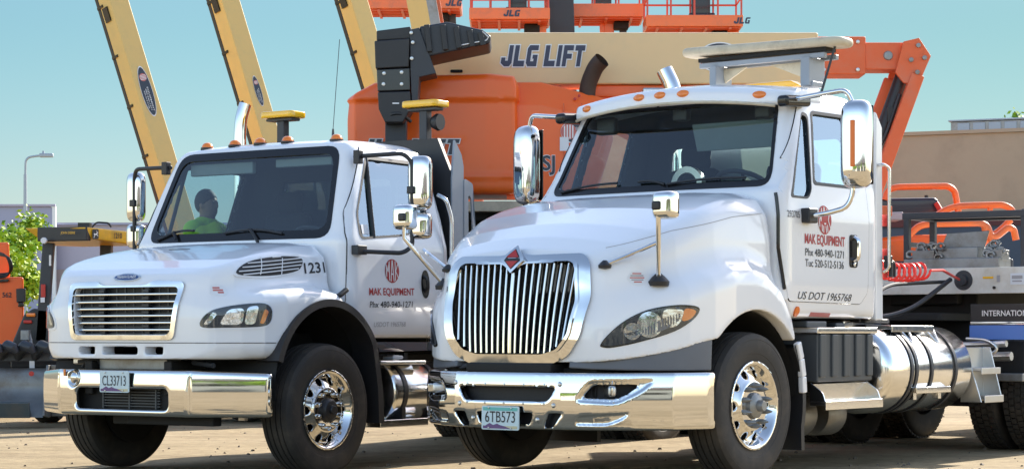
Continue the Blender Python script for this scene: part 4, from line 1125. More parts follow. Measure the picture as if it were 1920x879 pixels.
# headlights
RH = sp2([(.155, .972), (.205, 1.035), (.316, 1.122), (.465, 1.186), (.653, 1.216), (.79, 1.213), (.835, 1.188), (.785, 1.128), (.653, 1.055), (.428, .992), (.242, .955), (.172, .955)], 4)
circ = lambda cx, cz, r, n=28: ov(r, r, cx, cz, n)
RB_ = [('headlamp_bezel', sp2([(.30, 1.03), (.43, 1.07), (.60, 1.15), (.70, 1.17), (.66, 1.10), (.48, 1.03)], 3), M['valance']),
       ('headlamp_reflector', circ(.475, 1.095, .088), M['reflector']),
       ('headlamp_reflector', circ(.355, 1.05, .058), M['reflector']),
       ('headlamp_reflector', sp2([(.575, 1.09), (.575, 1.19), (.66, 1.20), (.72, 1.19), (.70, 1.12), (.65, 1.08)], 3), M['reflector']),
       ('turn_signal', sp2([(.71, 1.125), (.73, 1.20), (.78, 1.203), (.815, 1.185), (.77, 1.135)], 3), M['amber'])]
for s in (1, -1):
    h = headlight(R_hood_raw, (1.30, .60), (.62, 1.20), RH, RT, s, M['gloss'], RB_, .010)
# grey valance below the hood
for s in (1, -1):
    vo = [(1.28, .50), (1.22, .66), (1.10, .85), (.92, 1.02), (.72, 1.14), (.55, 1.185)]; lo_ = [.80, .79, .785, .78, .78, .78]; hi_ = [.85, .865, .89, .925, .975, 1.02]
    mb = MB(); vs = []
    for (u, v), a, b in zip(vo, lo_, hi_): vs += [(u, v * s, a), (u - .015, v * s, b), (u - .12, v * s * .88, b), (u - .12, v * s * .88, a)]
    fs = []
    for i in range(len(vo) - 1):
        for k in range(4): fs.append((4 * i + k, 4 * i + (k + 1) % 4, 4 * i + 4 + (k + 1) % 4, 4 * i + 4 + k))
    fs += [(0, 1, 2, 3), tuple(4 * (len(vo) - 1) + k for k in range(4))]
    mb.add(vs, fs).build('valance', M['valance'], RT, bevel=.012)

# bumper
_qo = [(1.365, -.5), (1.362, .25), (1.335, .46), (1.255, .68), (1.11, .90), (.90, 1.10), (.64, 1.215), (.58, 1.225)]
_qi = [(.58, 1.18), (.88, 1.05), (1.07, .86), (1.20, .65), (1.28, .42), (1.30, -.5)]
_top = rpoly([(-.43, .668), (.43, .668), (.365, .572), (-.365, .572)], .03)
_slot = rpoly([(-.25, .490), (.25, .490), (.22, .415), (-.19, .415), (-.22, .415)], .025)
_trap = rpoly([(.33, .395), (.40, .395), (.475, .490), (.37, .490)], .015)
_fogh = rpoly([(.60, .60), (.67, .685), (.93, .690), (.87, .625), (.80, .592)], .03)
_pan = rpoly([(.56, .57), (.64, .715), (1.02, .725), (.94, .63), (.82, .555)], .05)
_pan2 = rpoly([(.55, .41), (.575, .48), (.90, .505), (.85, .45), (.76, .41)], .03)
def R_bumper(u, v, z):
    a = np.abs(v)
    f = poly_sd(_qo + _qi, u + .02 * np.clip((z - .57) / .2, -1, 1) ** 2, a)
    f = smax(f, np.abs(z - .575) - .197, .022)
    d = np.minimum(poly_sd(_pan, a, z), poly_sd(_pan2, a, z))
    f = f + .010 * np.clip(-d / .014, 0, 1)
    for hole in (_top, _slot): f = smax(f, -np.maximum(poly_sd(hole, v, z), 1.1 - u), .012)
    for hole in (_trap, _fogh): f = smax(f, -np.maximum(poly_sd(hole, a, z), .95 - u), .012)
    return f
bumR = sdf_obj('bumper', R_bumper, (.56, -1.25, .36), (1.38, 1.25, .79), .0115, M['chrome'], RT)
bbk = MB()
bpl = [(1.27, 0), (1.26, .38), (1.17, .62), (1.02, .84), (.86, 1.0)]
for s in (1, -1):
    for (a, b), (c, d) in zip(bpl[:-1], bpl[1:]): bbk.add([(a, b * s, .385), (c, d * s, .385), (c, d * s, .76), (a, b * s, .76)], [(0, 1, 2, 3)])
bbk.build('bumper_backing', M['mesh'], bumR, fix=False)
for (v, z) in ((-.46, .69), (.46, .69), (-.415, .545), (.415, .545), (-.285, .445), (.285, .445)):
    q, n, ok = march(R_bumper, np.array([(1.6, v, z)]), (-1, 0, 0), 0)
    if ok[0]: MB().lathe([(0, .012), (.010, .010), (.018, 0), (0, -.01)], q[0], 'x', 12).build('bumper_bolt', M['dull'], bumR)
for v in np.linspace(-.34, .34, 5):
    q, n, ok = march(R_bumper, np.array([(1.6, v, .683)]), (-1, 0, 0), 0); MB().lathe([(0, .006), (.006, .005), (.009, 0), (0, -.01)], q[0], 'x', 8).build('screen_screw', M['dull'], bumR)
    q, n, ok = march(R_bumper, np.array([(1.6, v, .555)]), (-1, 0, 0), 0); MB().lathe([(0, .006), (.006, .005), (.009, 0), (0, -.01)], q[0], 'x', 8).build('screen_screw', M['dull'], bumR)
for s in (1, -1):
    R_ = Matrix.Rotation(rad(-38 * s), 3, 'Z')
    fg = MB().box((1.13, .735 * s, .645), (.06, .17, .075), R_).build('fog_light', M['dull'], RT, bevel=.02)
    MB().box((1.166, .76 * s, .645), (.012, .15, .06), R_).build('fog_light_lens', M['reflector'], fg, bevel=.02)
licence(RT, (1.385, -.01, .452), '6TB573', (0, 1, 0), (-.02, 0, 1), .33, .165)
MB().box((1.22, 0, .80), (.2, .75, .06)).box((1.12, 0, .70), (.1, 1.3, .2)).build('crossmember', M['dark'], RT, bevel=.01)
MB().tube([(1.22, -.5, .80), (1.25, -.3, .83), (1.22, -.2, .8)], .02, 8).build('hose', M['dgrey'], RT)
# stickers on the hood
st = patch('oval_sticker', R_hood_raw, ov(.072, .052, .875, 1.412), lambda a, b: (a + .4, 1.6, b), (-.4, -1, 0), M['paper'], RT, .002, .003, step=.02)
for k, (w_, m_) in enumerate(((.07, 'pale_red'), (.10, 'faded'), (.11, 'pale_red'), (.09, 'faded'), (.06, 'pale_red'))):
    z_ = 1.440 - k * .0145
    patch('sticker_print', R_hood_raw, [(.875 - w_ / 2, z_), (.875 + w_ / 2, z_), (.875 + w_ / 2, z_ + .008), (.875 - w_ / 2, z_ + .008)], lambda a, b: (a + .4, 1.6, b), (-.4, -1, 0), M[m_], st, .004, .002, step=.04)
# hood side crease line
P = [(u, 1.6, z) for u, z in zip(np.linspace(-.30, 1.05, 40), np.interp(np.linspace(-.30, 1.05, 40), [-.4, .1, .68, 1.12], [1.915, 1.862, 1.745, 1.60]))]
q, n, ok = march(R_hood_raw, np.array(P), (0, -1, 0), 0.0); MB().tube(q[ok], .003, 5).build('hood_seam', M['faded'], hoodR)

# cab
_rcs = [(-.43, 1.13), (-.415, 2.08), (-.47, 2.13), (-.79, 2.77), (-.82, 2.86), (-.95, 2.93), (-1.3, 2.965), (-1.75, 2.945), (-1.88, 2.88), (-1.93, 2.74), (-1.95, 2.2), (-1.95, 1.13)]
_rcf = [(-1.12, 1.12), (-1.15, 1.4), (-1.15, 1.9), (-1.12, 2.12), (-1.03, 2.60), (-.99, 2.78), (-.90, 2.89), (-.6, 2.945), (0, 2.97)]
_rcf = _rcf + [(-a, b) for a, b in reversed(_rcf[:-1])]
_rcp = sym([(0, 0), (0, .92), (-.015, 1.02), (-.04, 1.10), (-.09, 1.16), (-.17, 1.2), (-1.50, 1.2), (-1.62, 1.12), (-1.66, .9)])
def R_cab_raw(u, v, z):
    f = smax(poly_sd(_rcs, u + .06 * v * v * np.clip((z - 1.90) / .35, 0, 1), z), poly_sd(_rcf, v, z), .10)
    rake = -.40 - .36 * np.clip((z - 2.1) / .68, 0, 1.2)
    f = smax(f, poly_sd(_rcp, np.where(u - rake < -.8, np.minimum(u + .30, -.5), u - rake), v), .05)
    # lower front of the cab falls back behind the fender
    return smax(f, -poly_sd([(-.2, .9), (-.2, 1.30), (-.54, 1.27), (-.66, 1.10), (-.66, .9)], u, z), .02)
_RWS = rpoly([(-1.01, 2.115), (1.01, 2.115), (.885, 2.80), (-.885, 2.80)], .10)
_RWG = rpoly([(-.975, 2.165), (.975, 2.165), (.86, 2.775), (-.86, 2.775)], .07)
_RVW = rpoly([(-.60, 2.04), (-.84, 2.04), (-.90, 2.10), (-1.025, 2.67), (-.945, 2.69)], .035)
_RDW = rpoly([(-.955, 2.155), (-1.53, 2.155), (-1.62, 2.71), (-1.095, 2.705)], .04)
_RRW = rpoly([(-.85, 2.10), (.85, 2.10), (.80, 2.58), (-.80, 2.58)], .06)
def R_cab(u, v, z):
    f = R_cab_raw(u, v, z); o = f
    f = np.maximum(f, -(o + .05))
    f = np.maximum(f, -np.maximum(poly_sd(_RWG, v, z), -1.1 - u))
    for w in (_RVW, _RDW): f = np.maximum(f, -np.maximum(poly_sd(w, u, z), .75 - np.abs(v)))
    return np.maximum(f, -np.maximum(poly_sd(_RRW, v, z), u + 1.6))
cabR = sdf_obj('cab', R_cab, (-2.0, -1.22, 1.08), (-.36, 1.22, 3.0), .0235, [M['white'], M['interior']], RT, inner=lambda u, v, z: R_cab_raw(u, v, z) < -.009)
patch('windscreen_seal', R_cab_raw, _RWS, FN, (-1, 0, 0), M['gloss'], RT, .004, .02, [_RWG], .03)
patch('windscreen', R_cab_raw, _RWG, FN, (-1, 0, 0), M['glass_ws'], RT, -.006, 0, step=.05)
patch('rear_window', R_cab_raw, _RRW, lambda a, b: (-2.5, a, b), (1, 0, 0), M['glass_ws'], RT, -.01, 0, step=.1)
# roof brow over the windscreen
_vs = [(-.60, 2.80), (-.625, 2.87), (-.70, 2.915), (-.95, 2.955), (-1.25, 2.972), (-1.25, 2.90), (-.84, 2.86)]
_vp = sym([(-.60, 0), (-.615, .4), (-.66, .72), (-.74, .93), (-.86, 1.02), (-1.3, 1.0)])
def R_brow(u, v, z):
    return smax(smax(poly_sd([(-.60, 2.795), (-.612, 2.87), (-.66, 2.915), (-.85, 2.95), (-1.28, 2.985), (-1.28, 2.84), (-.85, 2.83)], u + .13 * v * v, z + .075 * v * v), poly_sd(_vp, u, v), .03), np.abs(v) - 1.0, .05)
brow = sdf_obj('roof_brow', R_brow, (-1.3, -1.06, 2.68), (-.58, 1.06, 3.0), .014, M['white'], RT)
edge = [(-.60 - .13 * v * v - (.10 if abs(v) > .9 else 0) * (abs(v) - .9) / .1, v, 2.795 - .075 * v * v) for v in np.linspace(-.92, .92, 25)]
MB().tube(edge, .012, 6).build('brow_trim', M['plank'], brow)
for v in (-.80, -.24, -.04, .17, .80):
    q, n, ok = march(R_brow, np.array([(-.2, v, 2.868 - .075 * v * v)]), (-1, 0, 0), .004)
    w = Matrix.Identity(3)
    mk = MB().lathe([(0, .014), (.038, .010), (.052, 0), (.052, -.012), (0, -.012)], (0, 0, 0), 'x', 24)
    yaw = math.atan2(n[0][1], n[0][0]); Rz = Matrix.Rotation(yaw, 3, 'Z') @ Matrix.Rotation(rad(-20), 3, 'Y')
    mk.v = [Vector(q[0]) + Rz @ Vector((p.x, p.y * 1.0, p.z * .56)) for p in mk.v]
    mk.build('marker_light', M['amber'], RT)
for s in (1, -1):
    S = lambda a, b: (a, 1.6 * s, b); D = (0, -s, 0)
    DO = rpoly([(-.42, 1.65), (-.475, 2.10), (-.745, 2.48), (-.925, 2.76), (-1.0, 2.80), (-1.70, 2.80), (-1.74, 2.5), (-1.745, 2.1), (-1.72, 1.35), (-1.63, 1.265), (-.555, 1.275), (-.45, 1.52)], .03)
    wins = [_RVW, _RDW]
    seam('door_seal', R_cab_raw, DO, S, D, M['gloss'], RT, .0065, skip=lambda a, b: a > -.60 and b > 1.30)
    door = patch('door', R_cab_raw, DO, S, D, M['white'], RT, .007, .008, wins, .04)
    for i_, wn_ in enumerate(wins):
        cw = np.mean(wn_, 0); sc = (1.06, 1.03) if i_ == 0 else (1.045, 1.045); si = (.92, .965) if i_ == 0 else (.955, .955)
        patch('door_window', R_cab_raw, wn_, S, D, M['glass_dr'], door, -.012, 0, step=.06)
        patch('window_rubber', R_cab_raw, [tuple(cw + (np.array(p) - cw) * sc) for p in wn_], S, D, M['black'], door, .010, .02, [[tuple(cw + (np.array(p) - cw) * si) for p in wn_]], .05)
    q, n, ok = march(R_cab_raw, np.array([(-.52, 1.6 * s, z) for z in np.linspace(1.36, 2.06, 22)]), D, -.006)
    q[:, 0] = [-.408 if z > 1.66 else -.408 - (1.66 - z) * .30 for z in q[:, 2]]
    MB().tube(q, .014, 8).build('hood_seal', M['gloss'], RT)
    hd = patch('door_handle', R_cab_raw, rpoly([(-1.425, 1.54), (-1.55, 1.54), (-1.55, 1.79), (-1.425, 1.79)], .03), S, D, M['gloss'], door, .012, .01, step=.03)
    MB().tube(fillet([(-1.49, 1.165 * s, 1.77), (-1.49, 1.20 * s, 1.75), (-1.49, 1.20 * s, 1.61), (-1.49, 1.165 * s, 1.59)], .02), .018, 8).build('handle_lever', M['chrome'], hd)
    MB().lathe([(0, .012), (.016, .010), (.018, 0), (0, 0)], (-1.49, 1.168 * s, 1.565), 'y', 14).build('door_lock', M['chrome'], hd)
    sg = -1 if s > 0 else 1
    lo = lambda nm, t, u, z, w, h, m, b=.0, sh=0, sl=-.012: lay_on(nm, R_cab_raw, *fit_text(t, w, h, b, sh), (u, 1.6 * s, z), (sg, 0, sl * s * sg * -1), (0, 0, 1), D, m, door, .010)
    lo('door_lettering', 'MAK EQUIPMENT', -1.055, 1.700, .60, .070, M['red_mark'], .022)
    lo('door_lettering', 'Phx 480-940-1271', -1.05, 1.609, .575, .055, M['black_mark'], .006)
    lo('door_lettering', 'Tuc 520-512-5136', -1.05, 1.529, .575, .055, M['black_mark'], .006)
    lo('door_lettering', 'US DOT 1965768', -1.075, 1.287, .80, .055, M['black_mark'], .0, .25)
    lo('door_lettering', '293705', -.60, 1.886, .17, .048, M['black_mark'], .0)
    mak_logo(door, R_cab_raw, (-1.05, 1.6 * s, 1.885), (sg, 0, 0), D, .195, .215, .0105)
    patch('rocker_print', R_cab_raw, [(-.90, 1.165), (-1.20, 1.160), (-1.20, 1.190), (-.90, 1.195)], S, D, M['pale_red'], RT, .003, .002, step=.05)
    lt_ = patch('step_light', R_cab_raw, ov(.032, .036, -.655 - .03, 1.20, 18), S, D, M['orange_refl'], RT, .012, .015, step=.02)
    # big mirror with its tubes
    mount = MB().box((-.82, 1.03 * s, 2.765), (.36, .10, .085), Matrix.Rotation(rad(4), 3, 'Y')).build('mirror_mount', M['gloss'], RT, bevel=.03, segs=4)
    ta = MB().tube(fillet([(-.78, 1.07 * s, 2.775), (-.80, 1.30 * s, 2.80), (-.84, 1.46 * s, 2.82), (-.86, 1.50 * s, 2.72), (-.86, 1.50 * s, 2.66)], .06), .019, 10)
    ta.build('mirror_arm', M['chrome'], RT)
    MB().tube(fillet([(-.775, 1.19 * s, 1.905), (-.80, 1.30 * s, 1.915), (-.84, 1.46 * s, 1.955), (-.86, 1.50 * s, 2.05), (-.86, 1.50 * s, 2.16)], .08), .019, 10).build('mirror_arm', M['chrome'], RT)
    MB().box((-.775, 1.185 * s, 1.905), (.13, .08, .11)).build('mirror_foot', M['black'], RT, bevel=.012)
    mh = mirror_shell('mirror_head', (-.87, 1.53 * s, 2.42), .235, .19, .65, rad(14 * s), M['chrome'], RT)
    if s > 0: MB().box((-.778, 1.545 * s, 2.42), (.022, .036, .34), Matrix.Rotation(rad(14 * s), 3, 'Z')).build('mirror_reflector', M['orange_refl'], mh, bevel=.006)
    MB().box((-.955, 1.51 * s, 2.42), (.012, .20, .58), Matrix.Rotation(rad(14 * s), 3, 'Z')).build('mirror_glass', M['gloss'], mh, bevel=.005)
    # tripod mirror on the hood
    f1, n1, ok = march(R_hood_raw, np.array([(.86, 1.6 * s, 1.39), (1.13, 1.6 * s, 1.50)]), (0, -s, 0), 0)
    foot = [Vector(p) for p in f1]
    top = Vector((1.12, 1.13 * s, 1.895))
    tm = MB().tube([foot[0], top + Vector((0, 0, -.16)), top + Vector((0, 0, .03))], .017, 10)
    tm.tube([foot[1], foot[0].lerp(top, .52)], .014, 8)
    tmo = tm.build('hood_mirror_arm', M['alu'], RT)
    for p, k in zip(foot, (1.0, .62)):
        ft = MB().lathe([(0, .055 * k), (.02 * k, .055 * k), (.05 * k, .028 * k), (.075 * k, 0), (.07 * k, -.03 * k), (0, -.03)], p, 'z', 20)
        ft.build('hood_mirror_foot', M['black'], RT)
    hm = mirror_shell('hood_mirror_head', tuple(top + Vector((-.05, .03 * s, .0))), .175, .15, .19, rad(-4 * s), M['chrome'], RT, 4.0)
    MB().box(top + Vector((.015, .0, -.005)), (.05, .065, .06)).build('hood_mirror_pivot', M['black'], hm, bevel=.012)
    # cab side fairing and rail
    MB().prism([(-1.955, 1.14), (-1.955, 2.78), (-2.06, 2.66), (-2.075, 1.14)], UZ, 1.02 * s, 1.10 * s).build('cab_extender', M['white'], RT, bevel=.012)
    MB().tube(fillet([(-1.99, 1.105 * s, 2.36), (-1.99, 1.15 * s, 2.36), (-2.06, 1.16 * s, 2.34), (-2.06, 1.16 * s, 1.55), (-2.06, 1.11 * s, 1.52)], .03), .014, 8).build('grab_rail', M['alu'], RT)
    MB().prism([(-1.96, 1.16), (-1.96, 1.45), (-2.12, 1.45), (-2.20, 1.16)], UZ, .78 * s, 1.03 * s).build('lower_fairing', M['orange_d'], RT, bevel=.01)
    mg = MB()
    for k, (z, c) in enumerate(((1.93, 'red'), (1.66, 'red'), (1.52, 'red'))):
        MB().box((-2.10, 1.10 * s, z), (.012, .05, .09)).build('reflector_strip', M[c], RT, bevel=.003)
    arch_liner(RT, s, .535, .652, 4, 176, .46, 1.14)
    # mud guard behind the wheel
    ang = np.linspace(rad(143), rad(196), 12)
    pa = [(.70 * math.cos(a) - .02, .535 + .70 * math.sin(a)) for a in ang] + [(-.70, .18)]
    pi_ = [(.655 * math.cos(a) - .02, .535 + .655 * math.sin(a)) for a in ang] + [(-.655, .18)]
    mb = MB(); mw = MB()
    for i in range(len(pa) - 1):
        vs = [(p[0], s * h, p[1]) for h in (.66, 1.19) for p in (pa[i], pa[i + 1], pi_[i + 1], pi_[i])]
        mb.add(vs, [(0, 1, 2, 3), (7, 6, 5, 4), (0, 4, 5, 1), (2, 6, 7, 3)])
    mb.build('mud_guard', M['black'], RT, smooth=50)
    ed = [(.71 * math.cos(a) - .02, s * 1.185, .535 + .71 * math.sin(a)) for a in np.linspace(rad(150), rad(182), 10)]
    ed = [(-.60, s * 1.185, .97), (-.645, s * 1.185, .85), (-.675, s * 1.185, .72), (-.685, s * 1.185, .60)]
    mw = MB()
    for a, b in zip(ed[:-1], ed[1:]): mw.bar(a, b, .06, .045, up=(0, 1, 0))
    mw.build('guard_edge', M['white'], RT, bevel=.01)
    # battery box with its step
    bx = MB().box((-1.29, 1.00 * s, .855), (.84, .40, .36)).build('battery_box', M['boxgrey'], RT, bevel=.012)
    rb = MB()
    for k in range(5): rb.box((-.93 - k * .18, 1.205 * s, .87), (.085, .028, .32))
    rb.build('box_rib', M['boxgrey'], bx, bevel=.01)
    MB().box((-1.30, 1.02 * s, 1.058), (.92, .40, .045)).build('box_lid', M['alu'], bx, bevel=.008)
    MB().box((-1.02, 1.02 * s, 1.105), (.30, .18, .05)).box((-1.45, 1.0 * s, 1.10), (.14, .14, .04)).build('box_latch', M['boxgrey'], bx, bevel=.012)
    sp = MB().box((-1.30, 1.205 * s, .515), (.88, .13, .03)); sp.box((-1.30, 1.14 * s, .59), (.84, .012, .14)); sp.box((-1.30, 1.272 * s, .502), (.88, .012, .065))
    for u in (-.88, -1.725): sp.prism(rpoly([(1.13, .50), (1.275, .50), (1.24, .60), (1.13, .675)], .02), lambda a, b, h: (h, a * s, b), u - .006, u + .006)
    sp.build('step', M['alu'], RT, bevel=.003)
    MB().lathe([(0, -.10), (.16, -.10), (.17, -.08), (.17, .16), (.16, .18), (0, .18)], (-1.05, .88 * s, .42), 'x', 28).build('air_tank', M['bucket'], RT)
    MB().lathe([(0, -.10), (.16, -.10), (.17, -.08), (.17, .16), (.16, .18), (0, .18)], (-1.5, .88 * s, .42), 'x', 28).build('air_tank', M['bucket'], RT)
    # fuel tank
    r_ = .345
    ft = MB().lathe([(0, -1.90), (r_ * .60, -1.90), (r_ * .86, -1.915), (r_ * .97, -1.945), (r_, -1.99), (r_, -3.33), (r_ * .96, -3.37), (r_ * .8, -3.40), (0, -3.40)], (0, .90 * s, .745), 'x', 56).build('fuel_tank', M['alu'], RT)
    sb = MB()
    for u in (-2.28, -2.36, -2.62, -3.05):
        sb.lathe([(r_ + .003, -.02), (r_ + .010, -.02), (r_ + .010, .02), (r_ + .003, .02)], (u, .90 * s, .745), 'x', 56)
    sb.build('tank_strap', M['dgrey'], ft)
    ts = MB().box((-2.62, 1.18 * s, .595), (.60, .17, .028)).box((-2.62, 1.26 * s, .583), (.60, .012, .05)); ts.box((-2.42, 1.1 * s, .55), (.05, .2, .09)); ts.box((-2.85, 1.1 * s, .55), (.05, .2, .09))
    ts.build('tank_step', M['alu'], ft, bevel=.004); ts = MB()
    ts.box((-2.55, 1.00 * s, 1.085), (.72, .22, .030)); ts.box((-2.55, 1.11 * s, 1.073), (.72, .012, .05))
    ts.build('tank_step', M['alu'], ft, bevel=.004)
    for u in (-2.36, -2.80): MB().tube([(u, 1.09 * s, 1.065), (u - .06, 1.16 * s, .965)], .012, 6).tube([(u - .14, 1.09 * s, 1.065), (u - .10, 1.16 * s, .965)], .012, 6).tube([(u - .06, 1.16 * s, .965), (u - .10, 1.16 * s, .965)], .012, 6).build('step_strut', M['dull'], ft)
    MB().box((-1.98, .86 * s, 1.105), (.50, .16, .065)).build('tank_cover', M['alu'], RT, bevel=.01)
    MB().lathe([(0, .07), (.07, .07), (.075, .06), (.075, -.02), (0, -.02)], (-1.86, .86 * s, 1.06), 'z', 24).build('fuel_cap', M['blue_mark'], ft)
    # guard plate and beam ahead of the drive wheels
    MB().box((-4.30, .92 * s, .80), (.02, .72, .34)).build('wheel_guard', M['dark'], RT, bevel=.005)
    MB().box((-4.27, .92 * s, .655), (.06, .74, .07)).build('guard_beam', M['steel'], RT, bevel=.008)
    # steps behind the tank
    rs = MB()
    rs.box((-3.62, 1.205 * s, .735), (.34, .17, .03)).box((-3.62, 1.285 * s, .722), (.36, .012, .055)); rs.box((-3.68, 1.205 * s, .50), (.34, .17, .03)).box((-3.68, 1.285 * s, .485), (.36, .012, .06))
    rs.prism([(1.10, .92), (1.17, .92), (1.285, .46), (1.10, .46)], lambda a, b, h: (h, a * s, b), -3.86, -3.845).prism([(1.10, .92), (1.14, .92), (1.285, .46), (1.10, .46)], lambda a, b, h: (h, a * s, b), -3.455, -3.44)
    rs.box((-3.65, 1.10 * s, .69), (.42, .012, .46))
    rs.build('deck_steps', M['dull'], RT, bevel=.004)
    wheel(RT, 0, 1.06 * s, 'spiked', spin=.2)
    wheel(RT, -4.95, .99 * s, 'dual'); wheel(RT, -6.25, .99 * s, 'dual')
fr = MB()
for s in (1, -1): fr.bar((1.15, .43 * s, .80), (-6.4, .43 * s, .86), .08, .27); fr.box((.5, .75 * s, .62), (.5, .12, .2)); fr.box((-.05, .62 * s, .95), (1.0, .1, .5))
fr.box((0, 0, .50), (.13, 2.0, .14)); fr.box((.7, 0, .62), (.6, .8, .45)); fr.box((-.4, 0, .85), (1.6, 1.1, .6)); fr.box((-2.2, 0, .70), (2.6, .7, .4)); fr.box((-4.95, 0, .55), (.4, 1.6, .35)); fr.box((-6.25, 0, .55), (.4, 1.6, .35)); fr.box((-3.0, 0, .5), (2.5, .14, .14))
fr.box((.95, 0, .44), (.06, .9, .06))
fr.build('chassis', M['dark'], RT, bevel=.01)
MB().box((-3.4, 0, 1.02), (1.5, .95, .03)).build('deck_plate', M['dull'], RT, bevel=.004)
fw = MB().prism(rpoly([(-4.35, -.45), (-4.35, .45), (-5.35, .45), (-5.55, .18), (-5.0, .06), (-5.0, -.06), (-5.55, -.18), (-5.35, -.45)], .08), UV, 1.15, 1.22).build('fifth_wheel', M['dark'], RT, bevel=.01)
# air stack at the back of the cab
ab = MB()
for k in range(4): ab.box((-2.18 + .01 * (k % 2), .72, 1.00 + k * .045), (.42 - .02 * (k % 2), .56, .036))
ab.build('bellows', M['black'], RT, bevel=.012)
MB().box((-2.0, .9, 1.80), (.03, .2, .4)).build('back_plate', M['mgrey'], RT)
MB().tube(fillet([(-2.05, 1.13, 1.62), (-2.13, 1.17, 1.60), (-2.13, 1.17, 1.48)], .03), .012, 6).box((-2.08, 1.14, 1.60), (.06, .05, .10)).box((-2.09, 1.16, 1.54), (.03, .03, .12)).build('hose_hook', M['black'], RT, bevel=.006)
# exhausts
MB().tube(fillet([(-2.12, -.91, 1.0), (-2.12, -.91, 3.10), (-2.10, -1.0, 3.28)], .10, 8), .072, 22, cap=False).build('exhaust_stack', M['chrome'], RT)
MB().prism([(-2.0, 1.14), (-2.0, 2.6), (-2.10, 2.5), (-2.10, 1.14)], UZ, -.5, .5).build('back_panel', M['mgrey'], RT, bevel=.01)
# roof rack with cream sign panel
pn = MB().prism(rpoly([(-1.28, -.74), (-1.28, .74), (-1.56, .74), (-1.56, -.74)], .12), UV, -.035, .035)
tl = Matrix.Rotation(rad(-1.0), 3, 'X') @ Matrix.Rotation(rad(0), 3, 'Y')
pn.v = [tl @ (p - Vector((-1.42, 0, 0))) + Vector((-1.42, 0.42, 3.275)) for p in pn.v]
pno = pn.build('roof_panel', M['plank'], RT, bevel=.03, segs=4)
pu = MB().box((-1.42, .42, 3.215), (.16, 1.16, .03)).build('panel_underside', M['dark'], pno)
rk = MB().box((-1.36, .42, 3.17), (.045, 1.14, .04)).box((-1.54, .42, 3.17), (.045, 1.14, .04)).box((-1.42, 0, 3.06), (.24, .06, .20)).box((-1.42, .84, 3.05), (.24, .08, .22))
for v in (0, .84): rk.box((-1.42, v, 2.955), (.18, .11, .04))
rk.build('roof_rack', M['mgrey'], RT, bevel=.006)
MB().prism([(.02, 3.14), (.24, 3.14), (.04, 3.03)], VZ, -1.44, -1.42).build('rack_gusset', M['plank'], RT, smooth=0)
MB().prism([(.82, 3.14), (.46, 3.14), (.80, 3.0)], VZ, -1.44, -1.42).build('rack_gusset', M['plank'], RT, smooth=0)
MB().tube([(-1.38, 1.06, 3.23), (-1.30, .98, 2.86)], .010, 6).build('rack_stay', M['dgrey'], RT)
MB().prism([(.05, 2.985), (.62, 2.985), (.52, 3.035), (.10, 3.035)], VZ, -1.75, -1.62).build('beacon_lens', M['yellow_lens'], RT, bevel=.01)
# cab furnishings
MB().prism([(-.46, 1.65), (-.50, 2.10), (-.66, 2.12), (-.86, 2.02), (-.86, 1.65)], UZ, -1.02, 1.02).build('dashboard', M['trim'], RT, bevel=.04)
MB().box((-.86, .42, 2.03), (.14, .52, .22)).build('instrument_panel', M['black'], RT, bevel=.05)
steering(RT, (-1.03, .47, 2.16), .225, -30)
seat(RT, -1.45, .47, 1.60); seat(RT, -1.45, -.47, 1.60)
MB().add([(-.66, .08, 2.165), (-.70, .34, 2.165), (-.84, .28, 2.115), (-.80, .02, 2.115)], [(0, 1, 2, 3)]).build('paper_sheet', M['paper'], RT, smooth=0)
MB().box((-1.88, 0, 1.6), (.03, 2.0, .95)).build('back_trim', M['interior'], RT)
MB().lathe([(.10, -.03), (.15, -.03), (.15, .03), (.10, .03)], (-1.50, -.36, 2.24), 'x', 24).build('cab_fan', M['dull'], RT)
for p_, d_ in (((-.86, 0, 2.73), (.07, .14, .10)), ((-.90, .72, 2.71), (.07, .14, .10)), ((-.90, -.74, 2.69), (.07, .18, .14))): MB().box(p_, d_).build('visor_clip', M['black'], RT, bevel=.02)
sv = MB().box((-1.0, .42, 2.56), (.02, .78, .22), Matrix.Rotation(rad(20), 3, 'Y')).build('sun_visor', M['trim'], RT, bevel=.01)
wp = MB()
for a, b in (((-.90, 2.14), (-.35, 2.19)), ((-.15, 2.19), (.10, 2.16)), ((.12, 2.16), (.80, 2.18))):
    P = np.array([(1.6, a[0] + (b[0] - a[0]) * t, a[1] + (b[1] - a[1]) * t + .015 * math.sin(3.1 * t)) for t in np.linspace(0, 1, 14)])
    q, n, ok = march(R_cab_raw, P, (-1, 0, 0), .016); MB().tube(q, .010, 6).build('wiper', M['black'], RT)
# coiled air lines to the trailer
def coil(a, b, r, turns, sag=.12):
    a, b = Vector(a), Vector(b); out = []; d = (b - a).normalized(); x = d.cross(Vector((0, 0, 1))).normalized(); y = x.cross(d)
    for k in range(turns * 14 + 1):
        t = k / (turns * 14); c = a.lerp(b, t) - Vector((0, 0, sag * math.sin(math.pi * t))); g = 2 * math.pi * turns * t
        out.append(c + x * r * math.cos(g) + y * r * math.sin(g))
    return out
MB().tube([(-2.08, .55, 1.62)] + coil((-2.35, .80, 1.60), (-3.15, .90, 1.56), .070, 11, .04) + [(-3.7, .80, 1.58), (-4.50, .56, 1.52)], .012, 6).build('air_hose', M['hose'], RT)
MB().tube(fillet([(-2.1, .3, 1.5), (-2.9, .35, 1.15), (-3.7, .45, 1.20), (-4.45, .50, 1.52)], .5, 10), .022, 8).tube(fillet([(-2.1, .5, 1.45), (-2.6, .6, 1.2), (-3.2, .5, 1.45), (-4.45, .45, 1.50)], .4, 10), .016, 8).build('electric_cable', M['black'], RT)
